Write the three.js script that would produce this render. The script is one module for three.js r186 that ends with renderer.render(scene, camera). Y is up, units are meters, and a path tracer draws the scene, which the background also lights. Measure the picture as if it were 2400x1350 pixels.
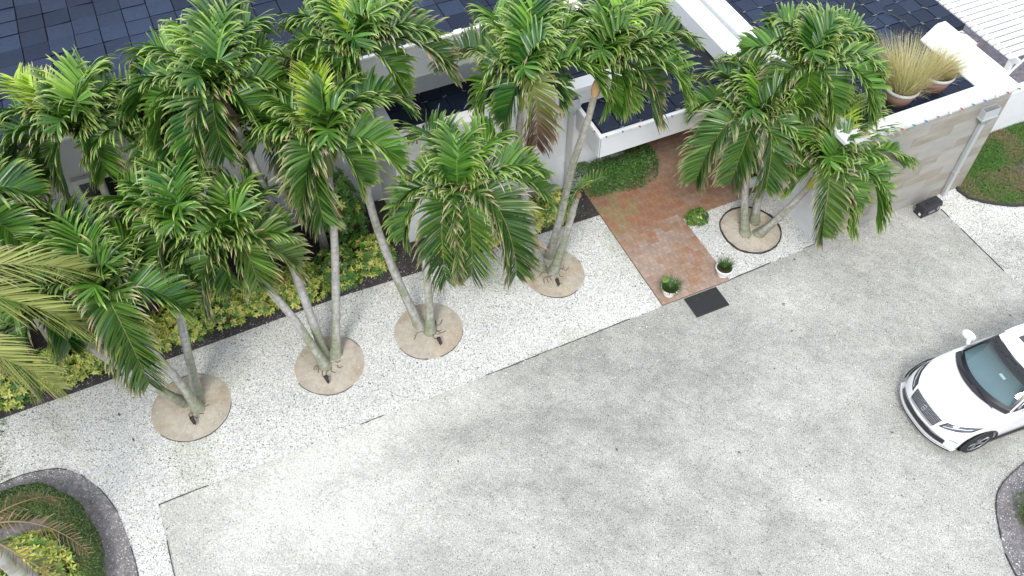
import * as THREE from 'three';
import { mergeGeometries, mergeVertices, toCreasedNormals } from 'three/addons/utils/BufferGeometryUtils.js';
import { RoundedBoxGeometry } from 'three/addons/geometries/RoundedBoxGeometry.js';
import { Brush, Evaluator, SUBTRACTION } from 'three-bvh-csg';

// ---------------------------------------------------------------- camera, sky, sun, exposure
const scene = new THREE.Scene();
const camera = new THREE.PerspectiveCamera(35.6, 16 / 9, 0.1, 3000);
camera.position.set(0, 17, 0);
camera.rotation.order = 'YXZ';
camera.rotation.set(THREE.MathUtils.degToRad(-51.95), THREE.MathUtils.degToRad(-24.18), 0);
scene.add(camera);
const renderer = new THREE.WebGLRenderer({ antialias: true });
renderer.toneMapping = THREE.LinearToneMapping;
renderer.toneMappingExposure = 1.6;
renderer.shadowMap.enabled = true;

function rng(seed) { let a = seed >>> 0; return () => { a = (a + 0x6D2B79F5) | 0; let t = Math.imul(a ^ (a >>> 15), 1 | a); t = (t + Math.imul(t ^ (t >>> 7), 61 | t)) ^ t; return ((t ^ (t >>> 14)) >>> 0) / 4294967296; }; }
const hash = (x, y, z = 0) => { let h = Math.imul(x | 0, 374761393) + Math.imul(y | 0, 668265263) + Math.imul(z | 0, 1274126177); h = Math.imul(h ^ (h >>> 13), 1274126177); return ((h ^ (h >>> 16)) >>> 0) / 4294967296; };
const sm = (t) => t * t * (3 - 2 * t);
const clamp = (v, a = 0, b = 1) => Math.min(b, Math.max(a, v));
const lerp = (a, b, t) => a + (b - a) * t;
const step = (a, b, x) => sm(clamp((x - a) / (b - a)));
function vnoise(x, y, z = 0) {
  const X = Math.floor(x), Y = Math.floor(y), Z = Math.floor(z), u = sm(x - X), v = sm(y - Y), w = sm(z - Z);
  const l = (k) => lerp(lerp(hash(X, Y, Z + k), hash(X + 1, Y, Z + k), u), lerp(hash(X, Y + 1, Z + k), hash(X + 1, Y + 1, Z + k), u), v);
  return lerp(l(0), l(1), w);
}
function fbm(x, y, z = 0, o = 4) { let s = 0, a = 0.5, n = 0; for (let i = 0; i < o; i++) { s += a * vnoise(x, y, z + i * 7.3); n += a; a *= 0.5; x *= 2.03; y *= 2.03; z *= 2.03; } return s / n; }

// a bright sky of broken cloud over pale blue
{
  const W = 512, Hh = 256, data = new Float32Array(W * Hh * 4);
  for (let j = 0; j < Hh; j++) for (let i = 0; i < W; i++) {
    const el = ((j + 0.5) / Hh - 0.5) * Math.PI, az = (i / W) * Math.PI * 2, c = Math.cos(el);
    const d = [c * Math.cos(az), Math.sin(el), c * Math.sin(az)];
    const up = Math.max(d[1], 0.0);
    const k = 1 / (up + 0.18);
    const cl = step(0.34, 0.6, fbm(d[0] * k * 1.1 + 11, d[2] * k * 1.1 + 5, 2.5, 5));
    const body = 0.86 + 0.3 * fbm(d[0] * k * 2.3 + 3, d[2] * k * 2.3 + 9, 6.1, 4);
    const blue = [0.44 + 0.25 * (1 - up), 0.62 + 0.18 * (1 - up), 0.98];
    const o = (j * W + i) * 4;
    const cloud = [1.0 * body, 1.02 * body, 1.06 * body];
    for (let q = 0; q < 3; q++) data[o + q] = d[1] < -0.02 ? [0.42, 0.42, 0.4][q] : lerp(blue[q], cloud[q], cl * 0.92);
    data[o + 3] = 1;
  }
  const t = new THREE.DataTexture(data, W, Hh, THREE.RGBAFormat, THREE.FloatType);
  t.mapping = THREE.EquirectangularReflectionMapping; t.magFilter = THREE.LinearFilter; t.minFilter = THREE.LinearFilter; t.needsUpdate = true;
  scene.background = t; scene.environment = t;
}
const sun = new THREE.DirectionalLight(new THREE.Color(1, 0.965, 0.9), 1.5);
sun.position.set(-11, 33, 10); sun.target.position.set(5, 0, -12);
sun.castShadow = true; sun.shadow.radius = 30; sun.shadow.mapSize.set(2048, 2048);
Object.assign(sun.shadow.camera, { left: -30, right: 30, top: 30, bottom: -30, near: 1, far: 120 });
scene.add(sun, sun.target);

// ---------------------------------------------------------------- helpers
const V = (x, y, z) => new THREE.Vector3(x, y, z);
const used = new Map();
function numbered(n) { const k = used.get(n) || 0; used.set(n, k + 1); return k ? `${n}_${String(k).padStart(3, '0')}` : n; }
function put(o) { o.traverse((m) => { if (m.isMesh) { m.castShadow = true; m.receiveShadow = true; } }); return o; }
function mesh(name, geo, mat, parent) { const m = new THREE.Mesh(geo, mat); m.name = name; put(m); (parent || scene).add(m); return m; }
function thing(name, label, category, pos = [0, 0, 0], group) {
  const g = new THREE.Group(); g.name = numbered(name); g.position.set(...pos); g.userData = { label, category }; if (group) g.userData.group = group; scene.add(g); return g;
}
function single(name, geo, mat, label, category, group) { const m = mesh(numbered(name), geo, mat); m.userData = { label, category }; if (group) m.userData.group = group; return m; }
function structure(name, geo, mat, label) { const m = mesh(numbered(name), geo, mat); m.userData = { kind: 'structure' }; if (label) m.userData.label = label; return m; }
function lin(r, g, b) { return new THREE.Color().setRGB(r, g, b); }
function mat(r, g, b, rough = 0.8, extra = {}) { return new THREE.MeshStandardMaterial({ color: lin(r, g, b), roughness: rough, ...extra }); }
function box(w, h, d, x = 0, y = 0, z = 0) { const g = new THREE.BoxGeometry(w, h, d); g.translate(x, y, z); return g; }
function rbox(w, h, d, r, x = 0, y = 0, z = 0, seg = 2) { const g = new RoundedBoxGeometry(w, h, d, seg, r); g.translate(x, y, z); return g; }
const bx = (x0, x1, y0, y1, z0, z1) => box(x1 - x0, y1 - y0, z1 - z0, (x0 + x1) / 2, (y0 + y1) / 2, (z0 + z1) / 2);
// box uv in metres
function worldUV(g, s = 1) {
  if (g.index) g = g.toNonIndexed(); g.computeVertexNormals();
  const p = g.attributes.position, n = g.attributes.normal, uv = new Float32Array(p.count * 2);
  for (let i = 0; i < p.count; i++) {
    const ax = Math.abs(n.getX(i)), ay = Math.abs(n.getY(i)), az = Math.abs(n.getZ(i));
    const [a, b] = ay >= ax && ay >= az ? [p.getX(i), p.getZ(i)] : ax >= az ? [p.getZ(i), p.getY(i)] : [p.getX(i), p.getY(i)];
    uv[2 * i] = a / s; uv[2 * i + 1] = b / s;
  }
  g.setAttribute('uv', new THREE.BufferAttribute(uv, 2)); return g;
}
function clean(g) { const o = new THREE.BufferGeometry(); for (const k of ['position', 'normal', 'uv']) if (g.attributes[k]) o.setAttribute(k, g.attributes[k].clone()); if (g.index) o.setIndex(g.index.clone()); return o.index ? o.toNonIndexed() : o; }
const merge = (list) => mergeGeometries(list.map(clean));
function tube(pts, r, sides = 6, seg = 24, closed = false) { return new THREE.TubeGeometry(new THREE.CatmullRomCurve3(pts.map((p) => (p.isVector3 ? p : V(...p))), closed), seg, r, sides, closed); }
function rod(a, b, r, sides = 6) { const A = V(...a), B = V(...b), L = A.distanceTo(B), g = new THREE.CylinderGeometry(r, r, L, sides); g.applyQuaternion(new THREE.Quaternion().setFromUnitVectors(V(0, 1, 0), B.clone().sub(A).normalize())); g.translate((A.x + B.x) / 2, (A.y + B.y) / 2, (A.z + B.z) / 2); return g; }

// ---------------------------------------------------------------- computed textures
function texture(N, fn, srgb = false) {
  const d = new Uint8Array(N * N * 4);
  for (let j = 0; j < N; j++) for (let i = 0; i < N; i++) { const c = fn(i, j), o = (j * N + i) * 4; d[o] = clamp(c[0]) * 255; d[o + 1] = clamp(c[1]) * 255; d[o + 2] = clamp(c[2]) * 255; d[o + 3] = 255; }
  const t = new THREE.DataTexture(d, N, N, THREE.RGBAFormat); t.wrapS = t.wrapT = THREE.RepeatWrapping; t.magFilter = THREE.LinearFilter; t.minFilter = THREE.LinearMipmapLinearFilter; t.generateMipmaps = true;
  if (srgb) t.colorSpace = THREE.SRGBColorSpace; t.needsUpdate = true; return t;
}
// broken shell pressed into a matrix: returns a colour map and a height map that tile
function shellMaps(N, seed, count, ground, tones, rmin, rmax, dark) {
  const R = rng(seed), col = new Float32Array(N * N * 3), hgt = new Float32Array(N * N);
  for (let j = 0; j < N; j++) for (let i = 0; i < N; i++) { const g = ground[0] + (R() - 0.5) * ground[1]; const o = j * N + i; col[3 * o] = g; col[3 * o + 1] = g * 0.995; col[3 * o + 2] = g * 0.965; hgt[o] = 0.25 * R(); }
  for (let k = 0; k < count; k++) {
    const cx = R() * N, cy = R() * N, a = rmin + (rmax - rmin) * R() ** 2, b = a * (0.35 + 0.5 * R()), th = R() * 6.283, c = Math.cos(th), s = Math.sin(th);
    const isDark = R() < dark, t = isDark ? 0.16 + 0.2 * R() : tones[0] + (tones[1] - tones[0]) * R(), warm = (R() - 0.35) * 0.06, h = 0.45 + 0.5 * R(), e = Math.ceil(a);
    for (let y = -e; y <= e; y++) for (let x = -e; x <= e; x++) {
      const u = (x * c + y * s) / a, v = (-x * s + y * c) / b, q = u * u + v * v; if (q > 1) continue;
      const o = ((Math.floor(cy + y) + N) % N) * N + ((Math.floor(cx + x) + N) % N);
      const hh = h * (1 - 0.5 * q); if (hh < hgt[o] - 0.25) continue;
      col[3 * o] = t + warm; col[3 * o + 1] = t + warm * 0.5; col[3 * o + 2] = t - warm; hgt[o] = hh;
    }
  }
  return [texture(N, (i, j) => { const o = j * N + i; return [col[3 * o], col[3 * o + 1], col[3 * o + 2]]; }, true), texture(N, (i, j) => { const h = hgt[j * N + i]; return [h, h, h]; })];
}
function speckle(N, seed, base, amp, scale, octs = 4, grain = 0.5) {
  const R = rng(seed);
  return texture(N, (i, j) => { // tiling fbm: blend of four shifted copies
    const x = i / N, y = j / N; let s = 0, w = 0;
    for (const [dx, dy] of [[0, 0], [1, 0], [0, 1], [1, 1]]) { const ww = (dx ? x : 1 - x) * (dy ? y : 1 - y); s += ww * fbm((x - dx) * scale + seed, (y - dy) * scale + seed, 0.5, octs); w += ww; }
    const v = (s / w - 0.5) * amp * 2 + (R() - 0.5) * amp * grain; return [base[0] * (1 + v), base[1] * (1 + v), base[2] * (1 + v)];
  }, true);
}

// ---------------------------------------------------------------- sheets of ground with stains in vertex colours
function clipPoly(poly, edgeIn, cut) { const out = []; for (let i = 0; i < poly.length; i++) { const a = poly[i], b = poly[(i + 1) % poly.length], ia = edgeIn(a), ib = edgeIn(b); if (ia) out.push(a); if (ia !== ib) out.push(cut(a, b)); } return out; }
function sheet(poly, y, cell, tint, uvScale, heightFn) {
  let x0 = 1e9, x1 = -1e9, z0 = 1e9, z1 = -1e9; for (const [x, z] of poly) { x0 = Math.min(x0, x); x1 = Math.max(x1, x); z0 = Math.min(z0, z); z1 = Math.max(z1, z); }
  const pos = [], idx = [], map = new Map();
  const vid = (x, z) => { const k = `${Math.round(x * 2000)},${Math.round(z * 2000)}`; let i = map.get(k); if (i === undefined) { i = pos.length / 2; pos.push(x, z); map.set(k, i); } return i; };
  const nx = Math.ceil((x1 - x0) / cell), nz = Math.ceil((z1 - z0) / cell);
  for (let j = 0; j < nz; j++) {
    const za = z0 + j * cell, zb = za + cell;
    let row = clipPoly(poly, (p) => p[1] >= za, (a, b) => { const t = (za - a[1]) / (b[1] - a[1]); return [lerp(a[0], b[0], t), za]; });
    row = clipPoly(row, (p) => p[1] <= zb, (a, b) => { const t = (zb - a[1]) / (b[1] - a[1]); return [lerp(a[0], b[0], t), zb]; });
    if (row.length < 3) continue;
    for (let i = 0; i < nx; i++) {
      const xa = x0 + i * cell, xb = xa + cell;
      let c = clipPoly(row, (p) => p[0] >= xa, (a, b) => { const t = (xa - a[0]) / (b[0] - a[0]); return [xa, lerp(a[1], b[1], t)]; });
      c = clipPoly(c, (p) => p[0] <= xb, (a, b) => { const t = (xb - a[0]) / (b[0] - a[0]); return [xb, lerp(a[1], b[1], t)]; });
      if (c.length < 3) continue;
      const ids = []; for (const p of c) { const k = vid(p[0], p[1]); if (ids[ids.length - 1] !== k && ids[0] !== k) ids.push(k); }
      if (ids.length < 3) continue;
      const contour = ids.map((k) => new THREE.Vector2(pos[2 * k], pos[2 * k + 1]));
      for (const [a, b, d] of THREE.ShapeUtils.triangulateShape(contour, [])) {
        const A = contour[a], B = contour[b], D = contour[d], ar = (B.x - A.x) * (D.y - A.y) - (B.y - A.y) * (D.x - A.x);
        if (Math.abs(ar) < 1e-9) continue; if (ar > 0) idx.push(ids[a], ids[d], ids[b]); else idx.push(ids[a], ids[b], ids[d]);
      }
    }
  }
  const n = pos.length / 2, P = new Float32Array(n * 3), U = new Float32Array(n * 2), C = new Float32Array(n * 3);
  for (let i = 0; i < n; i++) { const x = pos[2 * i], z = pos[2 * i + 1]; P.set([x, y + (heightFn ? heightFn(x, z) : 0), z], 3 * i); U.set([x / uvScale, z / uvScale], 2 * i); C.set(tint(x, z), 3 * i); }
  const g = new THREE.BufferGeometry(); g.setAttribute('position', new THREE.BufferAttribute(P, 3)); g.setAttribute('uv', new THREE.BufferAttribute(U, 2)); g.setAttribute('color', new THREE.BufferAttribute(C, 3)); g.setIndex(idx); g.computeVertexNormals(); return g;
}
function inside(poly, x, z) { let c = false; for (let i = 0, j = poly.length - 1; i < poly.length; j = i++) { const [xi, zi] = poly[i], [xj, zj] = poly[j]; if ((zi > z) !== (zj > z) && x < ((xj - xi) * (z - zi)) / (zj - zi) + xi) c = !c; } return c; }
function smoothLine(pts, n) { return new THREE.CatmullRomCurve3(pts.map(([x, z]) => V(x, 0, z))).getSpacedPoints(n).map((p) => [p.x, p.z]); }

const [whiteMap, whiteBump] = shellMaps(1024, 11, 52000, [0.62, 0.2], [0.78, 1.0], 2.2, 8.5, 0.05);
const [driveMap, driveBump] = shellMaps(1024, 12, 46000, [0.74, 0.14], [0.74, 1.0], 1.3, 4.3, 0.14);
const soilMap = speckle(512, 13, [0.8, 0.8, 0.8], 0.4, 24, 4, 0.7);
const soilBump = speckle(512, 14, [0.5, 0.5, 0.5], 0.9, 30, 4, 0.8);
const shellMat = new THREE.MeshStandardMaterial({ map: whiteMap, bumpMap: whiteBump, bumpScale: 0.012, roughness: 0.92, vertexColors: true });
const driveMat = new THREE.MeshStandardMaterial({ map: driveMap, bumpMap: driveBump, bumpScale: 0.007, roughness: 0.92, vertexColors: true });
const soilMat = new THREE.MeshStandardMaterial({ map: soilMap, bumpMap: soilBump, bumpScale: 0.03, roughness: 1, vertexColors: true });

structure('ground', new THREE.PlaneGeometry(1600, 1600).rotateX(-Math.PI / 2).translate(0, -0.06, 0), mat(0.13, 0.14, 0.08, 1));

// driveway: compacted shell, greyer where wheels roll, whiter where loose shell lies
const DRIVE = [[-3.35, -9.98], [12.9, -10.28], [12.9, -10.7], [17.5, -10.7], [19, -9.5], [27, -9], [27, 4], [-4, 4], [-3.35, -2]];
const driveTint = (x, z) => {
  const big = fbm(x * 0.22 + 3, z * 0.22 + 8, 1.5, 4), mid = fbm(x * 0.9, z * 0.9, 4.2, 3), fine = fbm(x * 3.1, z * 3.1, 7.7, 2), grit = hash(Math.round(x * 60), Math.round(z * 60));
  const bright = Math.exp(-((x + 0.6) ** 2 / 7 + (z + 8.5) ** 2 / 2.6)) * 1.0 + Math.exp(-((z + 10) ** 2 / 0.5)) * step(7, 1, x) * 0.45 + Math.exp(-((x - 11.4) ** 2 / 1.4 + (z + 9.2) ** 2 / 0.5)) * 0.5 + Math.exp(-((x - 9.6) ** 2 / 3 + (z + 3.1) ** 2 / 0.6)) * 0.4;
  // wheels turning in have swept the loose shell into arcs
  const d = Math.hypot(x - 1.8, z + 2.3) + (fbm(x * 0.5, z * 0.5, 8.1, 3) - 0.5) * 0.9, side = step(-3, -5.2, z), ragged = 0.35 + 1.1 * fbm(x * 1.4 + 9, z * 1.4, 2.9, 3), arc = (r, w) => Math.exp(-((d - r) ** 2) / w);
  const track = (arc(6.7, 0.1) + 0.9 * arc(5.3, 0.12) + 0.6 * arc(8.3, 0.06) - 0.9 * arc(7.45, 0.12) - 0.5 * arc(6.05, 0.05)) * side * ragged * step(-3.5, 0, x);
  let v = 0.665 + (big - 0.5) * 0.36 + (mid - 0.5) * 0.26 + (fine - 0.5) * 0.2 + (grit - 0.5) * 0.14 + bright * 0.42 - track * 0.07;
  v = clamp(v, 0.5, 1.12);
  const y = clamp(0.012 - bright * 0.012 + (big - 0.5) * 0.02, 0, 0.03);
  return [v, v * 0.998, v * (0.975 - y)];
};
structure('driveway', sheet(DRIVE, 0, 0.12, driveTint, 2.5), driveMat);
// loose white shell: planting border, left verge and the strip on the far side of the right joint
const whiteTint = (x, z) => {
  const big = fbm(x * 0.35 + 31, z * 0.35 + 4, 2.5, 3), mid = fbm(x * 1.3 + 7, z * 1.3, 9.2, 3), grit = hash(Math.round(x * 50), Math.round(z * 50), 3);
  const moss = step(0.58, 0.75, fbm(x * 0.8 + 50, z * 0.8 + 3, 3.1, 4)) * 0.16;
  const v = clamp(0.94 + (big - 0.5) * 0.25 + (mid - 0.5) * 0.16 + (grit - 0.5) * 0.08, 0.6, 1.1) - moss;
  return [v, v * (1 + moss * 0.1), v * (0.985 - moss * 0.3)];
};
const BED_EDGE = [[-9, -13.35], [-5.75, -13.43], [-2.65, -13.49], [1.64, -13.61], [4.91, -13.51], [8.47, -13.42]];
structure('shell_border', sheet([[-3.35, -9.98], [8.47, -10.17], [8.47, -13.5], [4.91, -13.58], [1.64, -13.68], [-2.65, -13.56], [-9, -13.42], [-9, 4], [-3.35, 4]], 0.008, 0.2, whiteTint, 2.3), shellMat);
structure('shell_border', sheet([[10.36, -10.2], [12.9, -10.28], [12.9, -12.43], [10.36, -12.43]], 0.01, 0.2, (x, z) => whiteTint(x, z).map((v) => Math.min(1.1, v * 1.06)), 2.3), shellMat);
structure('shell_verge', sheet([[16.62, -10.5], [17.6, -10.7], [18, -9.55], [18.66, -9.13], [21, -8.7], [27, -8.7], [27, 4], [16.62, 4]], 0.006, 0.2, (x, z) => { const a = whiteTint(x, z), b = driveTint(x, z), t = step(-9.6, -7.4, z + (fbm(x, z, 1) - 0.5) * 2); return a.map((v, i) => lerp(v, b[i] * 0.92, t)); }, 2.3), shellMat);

// dark soil bed between the border and the house
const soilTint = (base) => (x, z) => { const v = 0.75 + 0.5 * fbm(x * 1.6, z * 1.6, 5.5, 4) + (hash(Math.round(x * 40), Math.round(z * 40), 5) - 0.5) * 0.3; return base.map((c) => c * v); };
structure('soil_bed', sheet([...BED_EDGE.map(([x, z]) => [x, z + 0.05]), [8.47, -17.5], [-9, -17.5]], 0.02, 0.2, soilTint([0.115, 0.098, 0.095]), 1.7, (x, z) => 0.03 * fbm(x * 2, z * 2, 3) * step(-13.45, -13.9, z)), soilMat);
const LEFT_BED = smoothLine([[-9, -11.4], [-6.25, -11.76], [-5.74, -11.79], [-5.0, -11.59], [-4.52, -11.05], [-4.17, -10.28], [-4.04, -9.53], [-3.99, -8.94], [-4.05, -7.5], [-4.4, -6]], 40);
structure('soil_bed', sheet([...LEFT_BED, [-9, -6]], 0.018, 0.2, soilTint([0.37, 0.345, 0.355]), 1.7), soilMat);
const RIGHT_BED = smoothLine([[16, -3.9], [13.3, -3.53], [12.48, -3.32], [12.11, -3.07], [11.69, -2.47], [11.47, -2.0], [11.4, -1.5], [11.5, 0]], 40);
structure('soil_bed', sheet([...RIGHT_BED, [16, 0]], 0.018, 0.2, soilTint([0.33, 0.31, 0.315]), 1.7), soilMat);
const LAWN = [...smoothLine([[17.66, -10.9], [17.47, -10.1], [17.91, -9.58], [18.66, -9.16], [20, -8.8], [22, -8.75], [26, -8.8]], 30), [26, -11.66], [17.66, -11.66]];
const bare = (x, z) => step(0.5, 0.66, fbm(x * 0.75 + 2, z * 0.75 + 21, 4.4, 4) + 0.22 * Math.exp(-((x - 19.6) ** 2 + (z + 9.9) ** 2) / 0.5));
structure('lawn', sheet(LAWN, 0.022, 0.2, (x, z) => { const b = bare(x, z), v = 0.7 + 0.6 * fbm(x * 3, z * 3, 2.2); return [lerp(0.1, 0.2, b) * v, lerp(0.11, 0.175, b) * v, lerp(0.045, 0.15, b) * v]; }, 1.7), soilMat);
structure('lawn', sheet([[-9, -13.4], [-6.5, -13.3], [-6.28, -13.0], [-6.22, -12.6], [-6.3, -12.2], [-6.45, -11.78], [-9, -11.4]], 0.024, 0.2, (x, z) => { const v = 0.7 + 0.6 * fbm(x * 4, z * 4, 2.2); return [0.17 * v, 0.155 * v, 0.09 * v]; }, 1.7), soilMat);

// loose shell lying about: real flakes, nobody could count them
{
  const flake = new THREE.SphereGeometry(1, 5, 3); flake.scale(1, 0.28, 0.62);
  const R = rng(77), spots = [];
  const path = (x, z) => x > 8.45 && ((x < 10.36 && z < -10.18) || (x < 12.4 && z < -12.43));
  const tryPut = (x, z, p) => { if (R() > p) return; spots.push([x, z]); };
  for (let i = 0; i < 46000; i++) { const x = -6.2 + R() * 14.6, z = -13.45 + R() * 4.6; if (inside(LEFT_BED.concat([[-9, -6]]), x, z)) continue; tryPut(x, z, z < -10.1 || x < -3.4 ? 0.9 : 0.12); }
  for (let i = 0; i < 9000; i++) { const x = 10.4 + R() * 2.45, z = -12.4 + R() * 2.15; tryPut(x, z, 0.9); }
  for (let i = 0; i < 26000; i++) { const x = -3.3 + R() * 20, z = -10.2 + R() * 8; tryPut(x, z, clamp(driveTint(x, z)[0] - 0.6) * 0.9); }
  for (let i = 0; i < 12000; i++) { const x = 16.7 + R() * 4, z = -10.2 + R() * 4; if (!inside(LAWN, x, z)) tryPut(x, z, 0.55); }
  for (let i = 0; i < 2600; i++) { const x = -6 + R() * 14.4, z = -13.5 - R() * R() * 1.2; tryPut(x, z, 0.5); }
  for (let i = 0; i < 6500; i++) { const q = LEFT_BED[Math.floor(R() * 40)], t = R() * R() * 1.2; tryPut(q[0] - t, q[1] - t * 0.3 + (R() - 0.5) * 0.4, 0.8); }
  for (let i = 0; i < 4200; i++) { const q = RIGHT_BED[Math.floor(R() * 40)], t = R() * R() * 1.2; tryPut(q[0] + t, q[1] + (R() - 0.5) * 0.5, 0.8); }
  for (let i = 0; i < 500; i++) { const q = LAWN[Math.floor(R() * 30)], t = R() * R() * 0.7; tryPut(q[0] + (R() - 0.4) * 0.4, q[1] - t, 0.7); }
  const im = new THREE.InstancedMesh(flake, new THREE.MeshStandardMaterial({ color: 0xffffff, roughness: 0.85 }), spots.length), m = new THREE.Matrix4(), q = new THREE.Quaternion(), e = new THREE.Euler(), c = new THREE.Color();
  spots.forEach(([x, z], i) => {
    const s = 0.007 + 0.012 * R() * R() + (R() < 0.04 ? 0.008 : 0); e.set((R() - 0.5) * 0.9, R() * 6.28, (R() - 0.5) * 0.9); q.setFromEuler(e);
    const onSoil = z < -13.45 ? 0.035 : 0.016; m.compose(V(x, onSoil, z), q, V(s, s, s)); im.setMatrixAt(i, m);
    const t = R() < 0.05 ? 0.12 + 0.15 * R() : 0.55 + 0.33 * R(); c.setRGB(t, t * 0.99, t * (0.93 + 0.05 * R())); im.setColorAt(i, c);
  });
  im.name = 'shell_gravel'; im.userData = { kind: 'stuff', label: 'loose white shell fragments strewn over the driveway and planting border' }; put(im); scene.add(im);
}
// thin dark edging strips set in the shell
const edgeMat = mat(0.035, 0.033, 0.035, 0.7);
function strip(pts, w, h, y0, broken = 0, seed = 1) { // one continuous ribbon that dips under the shell where it is buried
  const R = rng(seed), P = [], I = []; let off = 0;
  pts.forEach(([x, z], i) => {
    const [ax, az] = pts[Math.max(0, i - 1)], [cx, cz] = pts[Math.min(pts.length - 1, i + 1)], L = Math.hypot(cx - ax, cz - az) || 1, nx = -(cz - az) / L, nz = (cx - ax) / L;
    const gone = broken && fbm(x * 1.7, z * 1.7, seed, 4) < broken - (seed === 5 ? 0.14 * step(4.2, 5.2, x) + 0.2 * step(-2.2, -2.6, x) - 0.05 : 0);
    off = off * 0.7 + (R() - 0.5) * 0.008; const ww = w * (0.7 + 0.6 * R()) / 2, top = gone ? -0.045 : y0 + h * (0.8 + 0.4 * R());
    for (const [q, y] of [[-1, -0.06], [-1, top], [1, top], [1, -0.06]]) P.push(x + nx * (q * ww + off), y, z + nz * (q * ww + off));
    if (i) for (let k = 0; k < 4; k++) { const o = 4 * (i - 1), n = (k + 1) % 4; I.push(o + k, o + 4 + k, o + n, o + n, o + 4 + k, o + 4 + n); }
  });
  const g = new THREE.BufferGeometry(); g.setAttribute('position', new THREE.Float32BufferAttribute(P, 3)); g.setIndex(I); return toCreasedNormals(g, 0.5);
}
const dense = (pts, d) => { const o = []; for (let i = 0; i + 1 < pts.length; i++) { const [a, b] = pts[i], [c, e] = pts[i + 1], n = Math.max(1, Math.round(Math.hypot(c - a, e - b) / d)); for (let k = 0; k < n; k++) o.push([lerp(a, c, k / n), lerp(b, e, k / n)]); } o.push(pts[pts.length - 1]); return o; };
single('garden_edging', strip(dense([[-3.35, -9.98], [0.5, -10.06], [8.47, -10.17]], 0.09), 0.012, 0.024, 0, 0.5, 5), edgeMat, 'thin dark broken edging line between driveway and white shell border', 'edging');
single('garden_edging', strip(dense([[-3.35, -9.98], [-3.34, -9.27], [-3.35, -8.38], [-3.33, -6]], 0.15), 0.013, 0.024, 0, 0.42, 9), edgeMat, 'short dark edging line turning down at lower left driveway corner', 'edging');
single('garden_edging', strip(dense([[10.36, -10.2], [12.9, -10.3]], 0.15), 0.013, 0.024, 0.002, 0.42, 4), edgeMat, 'dark edging line below the white shell patch with one tree ring', 'edging');
single('garden_edging', strip(dense([[16.62, -9.95], [16.62, -4]], 0.15), 0.012, 0.02, 0, 0.42, 14), edgeMat, 'straight dark joint running from the black toolbox towards the car', 'edging');
single('garden_edging', strip(dense(LAWN.slice(0, 31), 0.1), 0.05, 0.07, 0, 0, 3), edgeMat, 'thick black plastic edging curving around the patchy lawn', 'edging');
single('garden_edging', strip(dense(LEFT_BED.slice(6, 41), 0.12), 0.014, 0.03, 0, 0.46, 8), edgeMat, 'curved dark edging around the bed with the clipped ring hedge', 'edging');
single('garden_edging', strip(dense(RIGHT_BED.slice(6, 41), 0.12), 0.018, 0.04, 0, 0.35, 18), edgeMat, 'curved dark edging at lower right below the white car', 'edging');

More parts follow.
